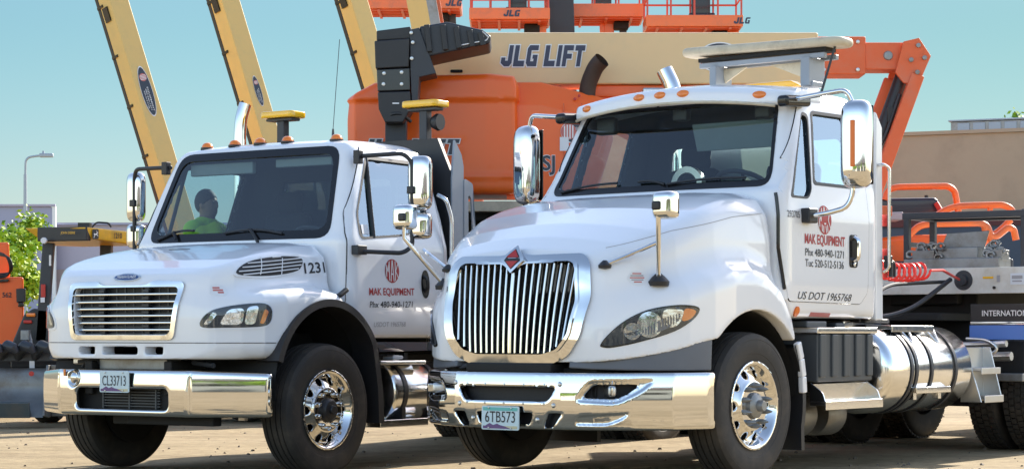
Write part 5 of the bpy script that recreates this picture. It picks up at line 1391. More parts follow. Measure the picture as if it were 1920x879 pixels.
# flap panel in front of the drive wheels
fp = MB().box((-4.08, 1.19, 1.215), (.02, .62, .15)).build('flap_panel', M['black'], RT, bevel=.004)
v, fc = fit_text('INTERNATIONAL', .50, .048, .012)
lay_flat('panel_lettering', v, fc, (-4.068, 1.24, 1.188), (0, 1, 0), (0, 0, 1), M['white_mark'], fp)
MB().box((-4.078, 1.19, 1.125), (.024, .62, .028)).build('panel_strip', M['chrome'], fp, bevel=.003)
MB().box((-4.08, 1.19, 1.045), (.02, .64, .125)).build('panel_skirt', M['stripe_blue'], fp, bevel=.004)
MB().tube(fillet([(-3.95, .9, .99), (-3.95, 1.1, .98), (-3.97, 1.2, .90), (-3.95, 1.05, .82), (-3.95, .9, .80)], .08), .014, 8).tube([(-4.0, .6, .92), (-4.0, 1.25, .95)], .03, 8).tube([(-4.1, .6, .82), (-4.1, 1.25, .84)], .04, 8).build('air_pipes', M['dull'], RT)

# ================================================================== orange boom lift carried behind the flatbed's cab
BL = thing('boom_lift', 'big orange boom lift with a cream JLG LIFT boom stowed level above its engine hood', 'boom lift', (0.0, 20.4, 1.15))
B0 = Vector((0, 20.4, 1.15))
def bl(x, y, d): return at(x, y, d) - B0
def block(name, poly, d0, d1, m, bevel=.05, parent=None, thg=BL, segs=4):
    """outline measured in image pixels at depth d0, given real depth to d1 (straight back, sheared if far aside)"""
    o = thg.location
    P = [at(x, y, d0) for x, y in poly]
    mb = MB(); n = len(P)
    c_ = sum(P, Vector()) / n; sl = c_.x / c_.y if abs(c_.x) > 4 else 0.0      # far aside, the back is sheared along the camera's line of sight
    vs = [p - Vector(o) for p in P] + [Vector((p.x + sl * (d1 - d0), d1, p.z)) - Vector(o) for p in P]
    mb.add(vs, [tuple(range(n)), tuple(range(2 * n - 1, n - 1, -1))] + [(i, (i + 1) % n, (i + 1) % n + n, i + n) for i in range(n)])
    return mb.build(name, m, parent or thg, bevel=bevel, segs=segs)
# block letters of the boom makers' signs
GL = {'J': [[(.35, 0), (.8, 0), (1, .16), (1, 1), (.62, 1), (.62, .27), (.38, .27), (.38, .42), (0, .42), (0, .16)]],
      'L': [[(0, 0), (1, 0), (1, .27), (.40, .27), (.40, 1), (0, 1)]],
      'G': [[(.18, 0), (1, 0), (1, .55), (.55, .55), (.55, .36), (.66, .36), (.66, .24), (.38, .24), (.38, .76), (1, .76), (1, 1), (.18, 1), (0, .84), (0, .16)]],
      'I': [[(0, 0), (1, 0), (1, 1), (0, 1)]],
      'F': [[(0, 0), (.40, 0), (.40, .36), (.90, .36), (.90, .60), (.40, .60), (.40, .75), (1, .75), (1, 1), (0, 1)]],
      'T': [[(.30, 0), (.70, 0), (.70, .74), (1, .74), (1, 1), (0, 1), (0, .74), (.30, .74)]]}
def sign(text, o, r, u, h, m, parent, outline=None, width=.62, gap=.10, shear=.18, name='maker_lettering', total=None):
    o, r, u = Vector(o), Vector(r).normalized(), Vector(u).normalized(); n = r.cross(u)
    ws = {'I': .36, ' ': .34, 'T': .9, 'F': .9}
    def make(grow, k, mm, par, nm):
        V = []; F = []; x = 0
        for ch in text:
            w = ws.get(ch, 1) * width
            if ch != ' ':
                for P in GL[ch]:
                    P = [(a * w, b_) for a, b_ in P]
                    if grow:
                        Q = []
                        for i in range(len(P)):
                            a, b_, c_ = Vector(P[i - 1]), Vector(P[i]), Vector(P[(i + 1) % len(P)])
                            e1, e2 = (b_ - a).normalized(), (c_ - b_).normalized(); n1, n2 = Vector((e1.y, -e1.x)), Vector((e2.y, -e2.x))
                            bs = (n1 + n2); bs = bs / max(.3, bs.dot(n1)); Q.append((b_.x + bs.x * grow, b_.y + bs.y * grow))
                        P = Q
                    b0 = len(V); V += [(x + a + b_ * shear, b_) for a, b_ in P]; F.append(tuple(range(b0, b0 + len(P))))
            x += w + gap
        X = total / (x - gap) if total else h
        return mesh_obj(nm, [o + r * (a * X) + u * (b_ * h) + n * k for a, b_ in V], F, mm, par, 0)
    s = make(0, .008, m, parent, name)
    if outline: make(.055, .005, outline, s, 'lettering_outline')
    return s
# rear counterweight hood: smooth pressed body
_cw = [(-1.60, 2.36), (-1.62, 3.10), (-1.58, 3.30), (-1.30, 3.44), (-.80, 3.505), (-.2, 3.52), (.02, 3.50), (.075, 3.40), (.10, 2.9), (.09, 2.36)]
def cw_f(x, y, z):
    yy = y - .06 * np.clip((3.28 - z) / .9, -.3, 1) * 0
    f = smax(poly_sd(_cw, x, z), poly_sd([(-1.61, 20.6), (-1.60, 19.80), (-1.50, 19.66), (-.9, 19.58), (-.25, 19.56), (.04, 19.585), (.10, 19.68), (.12, 20.6)], x, y), .08)
    lip = np.clip((3.275 - z) / .015, 0, 1) * .022 - .03 * np.exp(-((z - 3.275) / .018) ** 2) * 0
    f = f + lip
    f = f - .012 * np.exp(-((z - 2.545) / .02) ** 2)
    return f
P_, F_ = nets(cw_f, (-1.75, 19.4, 2.28), (.25, 20.7, 3.6), .024)
cwo = mesh_obj('counterweight_hood', P_ - np.array(B0), F_, M['orange'], BL, 45)
sign('JLG LIFT', at(672, 290, 19.575) - B0, (1, 0, 0), (0, 0, 1), .145, M['slate'], cwo, M['white_mark'], total=.92)
# engine hood to the right
eh = MB()
def ehp(x, z, y): return Vector((x, y, z)) - B0
prof = [(-.05, 3.47), (.28, 3.47), (.72, 3.36), (1.25, 3.22)]
lowz = 2.34
for (a, za), (c_, zc) in zip(prof[:-1], prof[1:]):
    ya, yb = 19.72, 19.72
    eh.add([ehp(a, za - .23, ya), ehp(c_, zc - .23, yb), ehp(c_, zc, yb + .16), ehp(a, za, ya + .16)], [(0, 1, 2, 3)])
    eh.add([ehp(a, za, ya + .16), ehp(c_, zc, yb + .16), ehp(c_, zc, 20.7), ehp(a, za, 20.7)], [(0, 1, 2, 3)])
    eh.add([ehp(a, lowz, ya), ehp(c_, lowz, yb), ehp(c_, zc - .23, yb), ehp(a, za - .23, ya)], [(0, 1, 2, 3)])
eh.add([ehp(1.25, lowz, 19.72), ehp(1.25, 3.22 - .23, 19.72), ehp(1.25, 3.22, 19.88), ehp(1.25, 3.22, 20.7), ehp(1.25, lowz, 20.7)], [(0, 1, 2, 3, 4)])
for x, z in ((-1.45, 2.62), (-1.0, 2.62), (-.45, 2.62), (-.02, 2.62), (-.02, 3.15), (-.02, 2.9)):
    MB().lathe([(0, -.010), (.014, -.008), (.017, .01), (0, .01)], ehp(x, z, 19.60 if abs(x) > .3 and x > -1.2 else 19.615), 'y', 10).build('hood_bolt', M['orange_d'], cwo)
eho = eh.build('engine_hood', M['orange'], BL, bevel=.018)
mbp = MB().tube([ehp(.49, 3.25, 19.716), ehp(.49, 2.5, 19.716)], .006, 5).build('hood_joint', M['orange_d'], eho)
for (x, z) in ((.60, 3.30), (.64, 3.33), (.66, 3.24)): MB().lathe([(0, -.01), (.014, -.008), (.014, .01), (0, .01)], ehp(x, z, 19.80), 'y', 10).build('rivet', M['red'], eho)
def oval_decal(c, rx, rz, parent, rot=0.0, n=36, R=None, txt=True, stripes=True):
    """oval fleet sticker: dark ground, red striped disc and pale lettering; lies in the plane of R's x/z axes"""
    R = R or Matrix.Identity(3); c = Vector(c)
    mk = lambda pts, m, k, nm, par: mesh_obj(nm, [c + R @ Vector((a, -k, b_)) for a, b_ in pts], [tuple(range(len(pts)))], m, par, 0)
    e = lambda a, b_, cx=0, cz=0: [(cx + a * math.cos(t), cz + b_ * math.sin(t)) for t in np.linspace(0, 2 * math.pi, n, endpoint=False)]
    d = mk(e(rx, rz), M['white_mark'], .003, 'oval_decal', parent)
    mk(e(rx * .95, rz * .92), M['slate'], .005, 'decal_ground', d)
    lr = rz * .62; cx = -rx * .55
    mk(e(lr, lr, cx), M['pale_red'], .007, 'decal_disc', d)
    sv = []; sf = []
    for q in (-.6, -.25, .1, .45):
        o = len(sv); h = lr * math.sqrt(1 - q * q) * .9; x0 = cx + q * lr; w_ = lr * .16
        sv += [(x0, -h), (x0 + w_, -h), (x0 + w_, h), (x0, h)]; sf.append((o, o + 1, o + 2, o + 3))
    mesh_obj('decal_stripes', [c + R @ Vector((a, -.009, b_)) for a, b_ in sv], sf, M['white_mark'], d, 0)
    if txt:
        for t, w_, h_, z_ in (('EQUIPMENT', rx * .95, rz * .22, rz * .12), ('480-940-1271', rx * .85, rz * .17, -rz * .22), ('520-512-5136', rx * .7, rz * .17, -rz * .55)):
            v, fc = fit_text(t, w_, h_, .01)
            mesh_obj('decal_lettering', [c + R @ Vector((a + rx * .32, -.007, b_ + z_)) for a, b_ in v], fc, M['white_mark'], d, 0)
    return d
oval_decal(ehp(.63, 2.98, 19.714), .17, .12, eho)
oval_decal(ehp(-1.09, 3.045, 19.585), .105, .055, cwo)
pl = bl(1058, 270, 19.71); MB().box(pl, (.085, .006, .13)).build('rating_plate', M['paper'], eho)
v, fc = fit_text('860SJ', .42, .14, .04)
lay_flat('hood_lettering', v, fc, ehp(.20, 2.615, 19.716), (1, 0, 0), (0, 0, 1), M['white_mark'], eho)
v, fc = fit_text('860SJ', .415, .135, .02)
lay_flat('hood_lettering', v, fc, ehp(.20, 2.618, 19.712), (1, 0, 0), (0, 0, 1), M['slate'], eho)

# boom
bm_ = MB().box(ehp(1.07, 3.735, 20.4), (3.80, .46, .505)).build('boom', M['cream'], BL, bevel=.02)
MB().box(ehp(-.99, 3.74, 20.4), (.34, .52, .40)).build('boom_pivot', M['cream'], BL, bevel=.05)
sign('JLG LIFT', ehp(-.115, 3.655, 20.168), (1, 0, 0), (0, 0, 1), .205, M['navy'], bm_, M['white_mark'], total=.80)
for (x, y, w_, h_) in ((828, 106, .09, .04), (856, 134, .12, .03)):
    c_ = at(x, y, 20.168) - B0
    MB().prism(rpoly([(c_.x - w_ / 2, c_.z - h_ / 2), (c_.x + w_ / 2, c_.z - h_ / 2), (c_.x + w_ / 2, c_.z + h_ / 2), (c_.x - w_ / 2, c_.z + h_ / 2)], .015), XZ, 20.163 - B0.y, 20.172 - B0.y).build('boom_slot', M['gloss'], bm_)
oval_decal(at(1350, 108, 20.165) - B0, .215, .148, bm_)
mk = lambda x0, x1, y0, y1, z0, z1, n_, m_, bv=.015, par=None: MB().box(ehp((x0 + x1) / 2, (z0 + z1) / 2, (y0 + y1) / 2), (x1 - x0, y1 - y0, z1 - z0)).build(n_, m_, par or BL, bevel=bv)
mk(.75, 2.4, 20.2, 20.6, 3.36, 3.48, 'boom_rest', M['orange'])
fl = mk(2.972, 3.44, 20.22, 20.58, 3.585, 3.955, 'fly_boom', M['orange_d'])
mk(3.42, 3.85, 20.24, 20.56, 3.635, 3.90, 'inner_boom', M['orange_d'])
for x in (3.03, 3.36):
    for z in (3.63, 3.90): MB().lathe([(0, -.02), (.018, -.015), (.02, .01), (0, .01)], ehp(x, z, 20.215), 'y', 10).build('boom_bolt', M['dull'], fl)
MB().lathe([(0, -.015), (.04, -.01), (.05, .01), (0, .01)], ehp(3.66, 3.77, 20.235), 'y', 16).build('boom_pin', M['steel'], fl)
kp = [(3.72, 3.60), (3.80, 3.90), (3.95, 3.935), (4.066, 3.76), (3.94, 3.47), (3.80, 3.50)]
for y in (20.18, 20.56): MB().prism([(x, z) for x, z in kp], lambda a, b_, h: ehp(a, b_, h), y, y + .04).build('knuckle_plate', M['orange_d'], BL, bevel=.006)
for (x, z) in ((3.87, 3.72), (3.94, 3.86), (4.0, 3.74), (3.93, 3.60)): MB().lathe([(0, -.03), (.022, -.025), (.025, .4), (0, .4)], ehp(x, z, 20.18), 'y', 12).build('knuckle_pin', M['steel'], BL)
MB().bar(ehp(3.94, 3.58, 20.22), ehp(3.46, 2.25, 20.22), .11, .13).build('jib_arm', M['orange_d'], BL, bevel=.012)
MB().bar(ehp(3.72, 3.58, 20.54), ehp(3.30, 2.42, 20.54), .07, .09).build('jib_arm', M['orange_d'], BL, bevel=.012)
jc = MB().tube([ehp(3.84, 3.62, 20.38), ehp(3.55, 2.82, 20.38)], .075, 16).tube([ehp(3.55, 2.82, 20.38), ehp(3.38, 2.38, 20.38)], .045, 12)
jc.tube([ehp(3.78, 3.40, 20.26), ehp(3.66, 3.05, 20.25), ehp(3.60, 2.9, 20.28), ehp(3.55, 2.7, 20.3)], .018, 8).box(ehp(3.70, 3.2, 20.28), (.08, .06, .14)); jc.build('jib_cylinder', M['black'], BL)
# platform held low behind the tractor's cab
pf = MB().box(ehp(3.2, 2.22, 20.4), (.75, 1.7, .10)).build('platform', M['orange_d'], BL, bevel=.01)
# turntable, chassis, wheels on the flatbed deck
mk(-1.3, 1.2, 19.8, 21.1, 2.14, 2.33, 'turntable', M['dark'], .02)
mk(-.45, .1, 19.65, 19.8, 2.22, 2.32, 'tray', M['plank'], .01)
MB().lathe([(0, .0), (.5, .0), (.5, .25), (0, .25)], ehp(0, 1.95, 20.45), 'z', 32).build('slew_ring', M['dark'], BL)
mk(-1.2, 1.2, 19.95, 20.95, 1.62, 1.95, 'chassis_frame', M['dgrey'], .03)
for x in (-1.0, 1.0):
    for y in (19.85, 21.05):
        MB().lathe([(0, -.14), (.25, -.14), (.27, -.10), (.40, -.15), (.44, -.10), (.44, .10), (.40, .15), (.27, .10), (.25, .14), (0, .14)], ehp(x, 1.62, y), 'y', 32).build('lift_wheel', M['rubber'], BL)
# exhaust elbow on the hood
MB().tube(fillet([ehp(.72, 3.15, 19.95), ehp(.72, 3.44, 19.95), ehp(.80, 3.62, 19.90), ehp(.86, 3.68, 19.86)], .16, 8), .080, 20, cap=False).build('exhaust_elbow', mat('rusty_exhaust', (.07, .045, .035), .6, .5, var=.4), BL)
mk(1.25, 1.72, 19.9, 20.3, 3.30, 3.42, 'valve_block', M['dull'], .02)
# black stacked casing and ribbed hood standing at the boom's rear
cs = thing('stacked_casing', 'stack of black casings with a ribbed black hood above the orange counterweight', 'equipment casing', (-1.1, 19.2, 2.9))
cs.location = (-1.1, 19.25, 2.95)
block('upper_casing', [(702, 77), (768, 72), (766, 126), (704, 129)], 19.0, 19.45, M['black'], .012, thg=cs)
block('middle_casing', [(706, 130), (768, 127), (769, 170), (708, 172)], 19.02, 19.45, M['gloss'], .012, thg=cs)
block('lower_casing', [(708, 173), (769, 171), (770, 205), (755, 230), (722, 230), (710, 205)], 19.0, 19.42, M['black'], .012, thg=cs)
block('side_plate', [(768, 56), (786, 52), (818, 138), (786, 145), (783, 190), (772, 205), (769, 120)], 19.03, 19.40, M['dgrey'], .008, thg=cs)
block('top_plate', [(706, 58), (770, 50), (770, 73), (706, 77)], 19.05, 19.45, M['black'], .012, thg=cs)
rh = block('ribbed_hood', [(786, 50), (838, 41), (905, 56), (921, 68), (918, 82), (800, 107), (790, 90)], 19.05, 19.75, M['dgrey'], .02, thg=cs)
for x in (800, 830, 855, 880, 900):
    a, b_ = at(x, 47 + max(0, x - 838) * .21, 19.03) - cs.location, at(x + 6, 98 - (x - 800) * .12, 19.03) - cs.location
    MB().bar(a, b_, .05, .05).build('hood_rib', M['black'], rh, bevel=.008)
MB().tube([at(905, 60, 19.03) - cs.location, at(916, 70, 19.02) - cs.location, at(912, 76, 19.02) - cs.location, at(860, 86, 19.03) - cs.location], .006, 5).build('hood_trim', M['white_mark'], rh)
for (x, y) in ((771, 62), (774, 80), (772, 110), (720, 138), (753, 136), (719, 158), (753, 158)):
    MB().lathe([(0, -.012), (.016, -.008), (.018, .01), (0, .01)], at(x, y, 19.015) - cs.location, 'y', 10).build('casing_bolt', M['dull'], cs)
MB().tube(fillet([at(726, 230, 19.1) - cs.location, at(732, 214, 19.0) - cs.location, at(752, 212, 19.0) - cs.location, at(770, 228, 19.1) - cs.location], .06, 8), .016, 8).build('cable', M['black'], cs)
block('mast_foot', [(722, 215), (762, 215), (762, 330), (722, 330)], 19.2, 19.4, M['dgrey'], .01, thg=cs)
MB().box(at(742, 194, 18.995) - cs.location, (.06, .006, .012)).build('casing_label', M['white_mark'], cs)

# ================================================================== raised cream booms standing in the yard behind
def raised_lift(label, base_px, top_px, d, w, decal, zoom=1.0, decal_t=.45, lean=.0, box_t=.80):
    b0 = at(base_px[0], base_px[1], d); t0 = at(top_px[0], top_px[1], d) + Vector((0, lean, 0))
    T = thing('raised_boom_lift', label, 'boom lift', (b0.x, d, gz(b0.x, d)), 0, 'boom lifts with raised cream booms')
    o = T.location; a, b_ = b0 - o, t0 - o
    dv = (b_ - a).normalized(); L = (b_ - a).length
    rt = -dv.cross(Vector((0, 1, 0))).normalized(); cm_ = rt.cross(dv)
    if cm_.y > 0: cm_ = -cm_
    # turn the square section so that two faces show
    ang = rad(52); X = rt * math.cos(ang) + cm_ * math.sin(ang); Y = -rt * math.sin(ang) + cm_ * math.cos(ang)
    def Q(t, i, j): return a + dv * (L * t) + X * i + Y * j
    def beam(t0_, t1_, i0, i1, j0, j1): 
        vs = [Q(t, i, j) for t in (t0_, t1_) for i, j in ((i0, j0), (i1, j0), (i1, j1), (i0, j1))]
        return MB().add(vs, [(0, 1, 2, 3), (7, 6, 5, 4), (0, 4, 5, 1), (1, 5, 6, 2), (2, 6, 7, 3), (3, 7, 4, 0)])
    h = w / 2
    bo = beam(0, 1, -h, h, -h * .95, h * .95).build('boom', M['ycream'], T, bevel=.012)
    fc = beam(0, 1, h, h + .004, -h * .9, h * .9) if False else None
    tk = beam(0, 1, -h - .075, -h - .002, -h * .6, h * .96).build('hose_track', M['black'], T, bevel=.006)
    for t in np.linspace(.15, .95, 6): beam(t, t + .008, -h - .06, -h + .09, h * .94, h * .95 + .014).build('track_clip', M['gloss'], tk)
    beam(1.0, 1.25, -h * .8, h * .8, -h * .75, h * .75).build('inner_boom', M['ycream'], T, bevel=.01)
    beam(.985, 1.03, -h * 1.1, h * 1.1, -h * 1.05, h * 1.05).build('boom_collar', M['ycream'], T, bevel=.01)
    beam(box_t, box_t + .045, -h * .55, h * .35, h * .9, h * 1.06 + .004).build('collar_slot', M['gloss'], T)
    beam(1.25, 1.6, -h * .6, h * .6, -h * .55, h * .55).build('fly_boom', M['orange_d'], T, bevel=.01)
    # sticker on the light face (facing +X/-Y side)
    fo = None
    c_ = Q(decal_t, h + .002, 0)
    R = Matrix((-dv, -X, dv.cross(X))).transposed()
    oval_decal(c_, decal[0], decal[1], bo, R=R)
    # carriage
    tb_ = MB().box(a + Vector((.25, 0, -.05)), (1.5, 1.1, .75)).build('turntable', M['orange'], T, bevel=.06)
    ch = MB().box((a.x + .2, 0, .62), (2.4, 1.6, .36)).box((a.x + .2, 0, .95), (.8, .8, .5)).build('chassis', M['dgrey'], T, bevel=.04)
    for sx in (-1, 1):
        for sy in (-1, 1):
            MB().lathe([(0, -.14), (.25, -.14), (.27, -.10), (.40, -.15), (.44, -.10), (.44, .10), (.40, .15), (.27, .10), (.25, .14), (0, .14)], (a.x + .2 + sx * .95, sy * .85, .44), 'y', 28).build('lift_wheel', M['rubber'], T)
    return T
raised_lift('leftmost cream boom with a large oval fleet sticker, raised behind the flatbed truck', (382, 560), (206, -20), 27, .29, (.34, .085), decal_t=.66, box_t=.90)
raised_lift('second cream boom from the left with a small oval sticker, raised behind the exhaust stack', (588, 560), (412, -30), 27.5, .29, (.21, .05), decal_t=.65, box_t=.915)
raised_lift('third cream boom from the left, raised just left of the black casings', (830, 560), (652, -30), 28, .29, (.2, .05), decal_t=.2, box_t=.93)
# ================================================================== aerial platforms on masts farther back
def basket_lift(label, d, x0, x1, ybot, ytop, masts, sign_at=None, jib=None, depth=1.0, panel=None, bar=False):
    p0, p1 = at(x0, ybot, d), at(x1, ybot, d); zb = p0.z; zt = at(0, ytop, d).z
    cx = (p0.x + p1.x) / 2
    T = thing('platform_lift', label, 'aerial lift', (cx, d, gz(cx, d)), 0, 'orange aerial work platforms')
    o = T.location; W_ = p1.x - p0.x; zz = zb - o.z
    th = zt - zb
    fl_ = MB().box((0, 0, zz + th / 2), (W_, depth, th)).build('platform_floor', M['orange_b'], T, bevel=.008)
    gt = MB()
    for k in range(5): gt.box((0, -depth * .4 + k * depth * .2, zz - .012), (W_ * .96, .05, .03))
    for k in range(4): gt.box((-W_ * .38 + k * W_ * .25, 0, zz - .03), (.05, depth * .95, .04))
    gt.build('floor_beams', M['orange_d'], fl_)
    if sign_at is not None:
        sign('JLG', ((sign_at - .5) * W_, -depth / 2 - .002, zz + th * .22), (1, 0, 0), (0, 0, 1), th * .56, M['navy'], fl_, None, total=.30)
    rl = MB(); H_ = 1.05
    xs_ = np.linspace(-W_ / 2 + .03, W_ / 2 - .03, 5)
    for y in (-depth / 2 + .03, depth / 2 - .03):
        for x in xs_: rl.tube([(x, y, zz + th), (x, y, zz + H_)], .019, 6)
        for z in (.55, H_): rl.tube([(-W_ / 2 + .03, y, zz + z), (W_ / 2 - .03, y, zz + z)], .019, 6)
    for x in (-W_ / 2 + .03, W_ / 2 - .03):
        for z in (.55, H_): rl.tube([(x, -depth / 2 + .03, zz + z), (x, depth / 2 - .03, zz + z)], .019, 6)
    rl.build('guard_rail', M['rail'], T)
    cb = MB().box((W_ * (panel or .1), depth * .3, zz + .50), (.36, .25, .34)).box((W_ * (panel or .1) + .02, depth * .3, zz + .30), (.5, .28, .12)).build('control_box', M['gloss'], T, bevel=.02)
    for (mx, c_, r_) in masts:
        q = at(mx, 200, d) - o
        if r_ > .14: MB().bar((q.x, -depth * .5 - .35, zz + 1.6 if c_ == 'dgrey' else zz - .02), (q.x + .25, -depth * .5 - .35, 1.2), r_ * 2, r_ * 2).build('mast', M[c_], T, bevel=.02)
        else: MB().bar((q.x, depth * .1, zz - .01), (q.x + .25, depth * .1 + .3, 1.2), r_ * 2, r_ * 2.4).build('jib_link', M[c_], T, bevel=.01)
    MB().box((W_ * .28, 0, zz - .10), (.30, .3, .16)).build('slew_head', M['dark'], T, bevel=.03)
    MB().box((0, .2, .95), (1.6, 1.2, .9)).build('turntable', M['orange'], T, bevel=.06)
    MB().box((0, .2, .45), (2.4, 1.7, .3)).build('chassis', M['dgrey'], T, bevel=.03)
    for sx in (-1, 1):
        for sy in (-1, 1): MB().lathe([(0, -.12), (.36, -.13), (.40, -.08), (.40, .08), (.36, .13), (0, .12)], (sx * .95, .2 + sy * .85, .40), 'y', 20).build('lift_wheel', M['rubber'], T)
    return T
basket_lift('leftmost orange platform, crossed by a yellow boom in front of it', 40, 692, 866, 24, 4, [(822, 'orange_b', .07), (846, 'slate', .07)], .83)
basket_lift('orange work platform with JLG on its edge, second from the left', 40, 881, 1030, 45, 24, [(1016, 'orange_b', .07), (1002, 'orange_b', .04)], .42, depth=1.2)
basket_lift('orange work platform behind the thick dark mast', 42, 1020, 1205, 40, 16, [(1046, 'dgrey', .24), (1130, 'orange_b', .05), (1142, 'orange_b', .08), (1168, 'slate', .06)], None, depth=1.2)
basket_lift('rightmost orange platform with open rails over the orange boom tip', 40, 1208, 1388, 57, 36, [(1370, 'orange_b', .13)], .90, panel=.0)
yb = thing('raised_boom_lift', 'short yellow boom crossing in front of the leftmost orange platform', 'boom lift', (-1.5, 36, 0), 0, 'boom lifts with raised cream booms')
MB().bar(at(770, -60, 36) - Vector((-1.5, 36, 0)), at(840, 330, 36) - Vector((-1.5, 36, 0)), .28, .34).build('boom', M['ycream'], yb, bevel=.012)
MB().bar(at(796, -60, 36) - Vector((-1.5, 36.1, 0)), at(866, 330, 36) - Vector((-1.5, 36.1, 0)), .07, .2).build('hose_track', M['steel'], yb, bevel=.01)
MB().bar(at(808, -60, 36.2) - Vector((-1.5, 36, 0)), at(874, 330, 36.2) - Vector((-1.5, 36, 0)), .08, .12).build('link_rod', M['orange_d'], yb, bevel=.01)
MB().box((.2, 0, 2.6), (1.6, 1.4, 2.0)).build('turntable', M['orange'], yb, bevel=.08); MB().box((.2, 0, .9), (2.6, 1.8, .8)).build('chassis', M['dgrey'], yb, bevel=.05)
for sx in (-1, 1):
    for sy in (-1, 1): MB().lathe([(0, -.15), (.42, -.16), (.48, -.1), (.48, .1), (.42, .16), (0, .15)], (.2 + sx * 1.0, sy * .95, .48), 'y', 20).build('lift_wheel', M['rubber'], yb)

# ================================================================== loader with bucket (left)
LD = thing('wheel_loader', 'black and yellow canopy loader numbered 1210 with a wide worn bucket', 'loader', (-5.2, 26.0, gz(-5.2, 26)))
lo_ = LD.location
ld = lambda x, y, d: at(x, y, d) - lo_
cz0, cz1 = ld(0, 457, 26).z, ld(0, 432, 26).z
c0, c1, c2 = ld(46, 440, 25.4), ld(162, 440, 25.1), ld(262, 440, 25.9)
cn = MB().add([(c0.x, c0.y, cz1), (c1.x, c1.y, cz1), (c2.x, c2.y, cz1 - .03), (c2.x - .9, c2.y + 1.0, cz1 - .03), (c0.x - .1, c0.y + 1.2, cz1),
               (c0.x + .22, c0.y + .05, cz0), (c1.x, c1.y + .05, cz0 + .03), (c2.x, c2.y, cz0 - .03), (c2.x - .9, c2.y + 1.0, cz0), (c0.x + .1, c0.y + 1.2, cz0)],
              [(4, 3, 2, 1, 0), (5, 6, 7, 8, 9), (0, 1, 6, 5), (1, 2, 7, 6), (2, 3, 8, 7), (3, 4, 9, 8), (4, 0, 5, 9)]).build('canopy', M['jyellow'], LD, bevel=.02)
fx = (c1 - c0).normalized()
def onfront(s0, s1, z0, z1, m, nm, k=.006):
    a, b_ = c0 + fx * s0, c0 + fx * s1; n_ = Vector((fx.y, -fx.x, 0))
    return mesh_obj(nm, [Vector((a.x, a.y, z0)) + n_ * k, Vector((b_.x, b_.y, z0)) + n_ * k, Vector((b_.x, b_.y, z1)) + n_ * k, Vector((a.x, a.y, z1)) + n_ * k], [(0, 1, 2, 3)], m, cn, 0)
Lf = (c1 - c0).length
bp_ = MB().box((c0 + c1) / 2 + Vector((.10, .025, (cz0 + cz1) / 2 - c0.z + .01)), (Lf * .80, .10, cz1 - cz0 + .004), Matrix.Rotation(math.atan2(fx.y, fx.x), 3, 'Z')).build('canopy_front', M['black'], cn, bevel=.012)
v, fc = fit_text('JOHN DEERE', .20, .028, .01)
nn = Vector((fx.y, -fx.x, 0))
lay_flat('canopy_lettering', v, fc, c0.lerp(c1, .74) + Vector((0, 0, (cz0 + cz1) / 2 - c0.z + .01)) + nn * .052, fx, (0, 0, 1), M['jyellow'], bp_)
sx_ = (c2 - c1).normalized(); ns = Vector((sx_.y, -sx_.x, 0)); cs_ = c1.lerp(c2, .16); cs_.z = (cz0 + cz1) / 2
sq = [cs_ + ns * .006 + sx_ * a + Vector((0, 0, b_)) for a, b_ in rpoly([(-.055, -.06), (.055, -.06), (.055, .06), (-.055, .06)], .02)]
bdg = mesh_obj('maker_badge', sq, [tuple(range(len(sq)))], M['black_mark'], cn, 0)
deer = [(-.032, -.035), (-.018, -.015), (-.028, .004), (-.022, .010), (-.005, .004), (.010, .008), (.016, .020), (.010, .036), (.016, .036), (.022, .022), (.034, .016), (.026, .010), (.020, .000), (.036, -.018), (.030, -.020), (.012, -.008), (-.006, -.008), (-.024, -.036)]
mesh_obj('badge_mark', [cs_ + ns * .010 + sx_ * a * 1.2 + Vector((0, 0, b_ * 1.2)) for a, b_ in deer], [tuple(range(len(deer)))], M['white_mark'], bdg, 0)
v, fc = fit_text('1210', .14, .065, .01); c3 = c1.lerp(c2, .58); c3.z = (cz0 + cz1) / 2 - .035
lay_flat('unit_number', v, fc, c3 + ns * .006, sx_, (0, 0, 1), M['black_mark'], cn)
MB().tube(fillet([c1 + Vector((.05, .1, cz1 - c1.z)), c1 + Vector((.10, .1, cz1 - c1.z + .06)), c1 + Vector((.25, .1, cz1 - c1.z + .05)), c1 + Vector((.28, .1, cz1 - c1.z))], .04), .012, 6).box(c1 + Vector((-.05, .15, cz1 - c1.z + .03)), (.14, .14, .05)).build('roof_fitting', M['black'], cn)
MB().lathe([(0, -.02), (.035, -.02), (.04, .02), (0, .02)], ld(82, 451, 25.2), 'y', 16).build('work_lamp', M['paper'], cn)
MB().bar(ld(92, 455, 25.5), ld(78, 640, 25.5), .10, .14).build('canopy_post', M['dgrey'], LD, bevel=.012)
MB().bar(ld(200, 452, 26.2), ld(196, 640, 26.2), .16, .14).build('canopy_post', M['dgrey'], LD, bevel=.012)
MB().box(ld(94, 488, 25.41), (.025, .01, .13)).build('post_label', M['white_mark'], LD); MB().box(ld(81, 545, 25.41), (.055, .02, .16)).build('post_lamp', M['red'], LD, bevel=.008); MB().box(ld(80, 562, 25.41), (.05, .012, .06)).build('post_label', M['paper'], LD)
block('fender', [(20, 650), (45, 590), (62, 578), (95, 580), (112, 640), (110, 690), (20, 690)], 25.45, 26.6, M['black'], .02, thg=LD)
MB().box(ld(58, 590, 25.43), (.11, .04, .045)).build('fender_lamp', M['amber'], LD, bevel=.01); MB().box(ld(52, 603, 25.43), (.10, .04, .04)).build('fender_lamp', M['red'], LD, bevel=.01)
block('engine_cover', [(100, 600), (240, 590), (250, 740), (100, 740)], 25.9, 27.2, M['dgrey'], .05, thg=LD)
block('seat_back', [(112, 522), (125, 516), (130, 545), (118, 560), (108, 556)], 25.9, 26.2, M['black'], .03, thg=LD)
tn = MB()
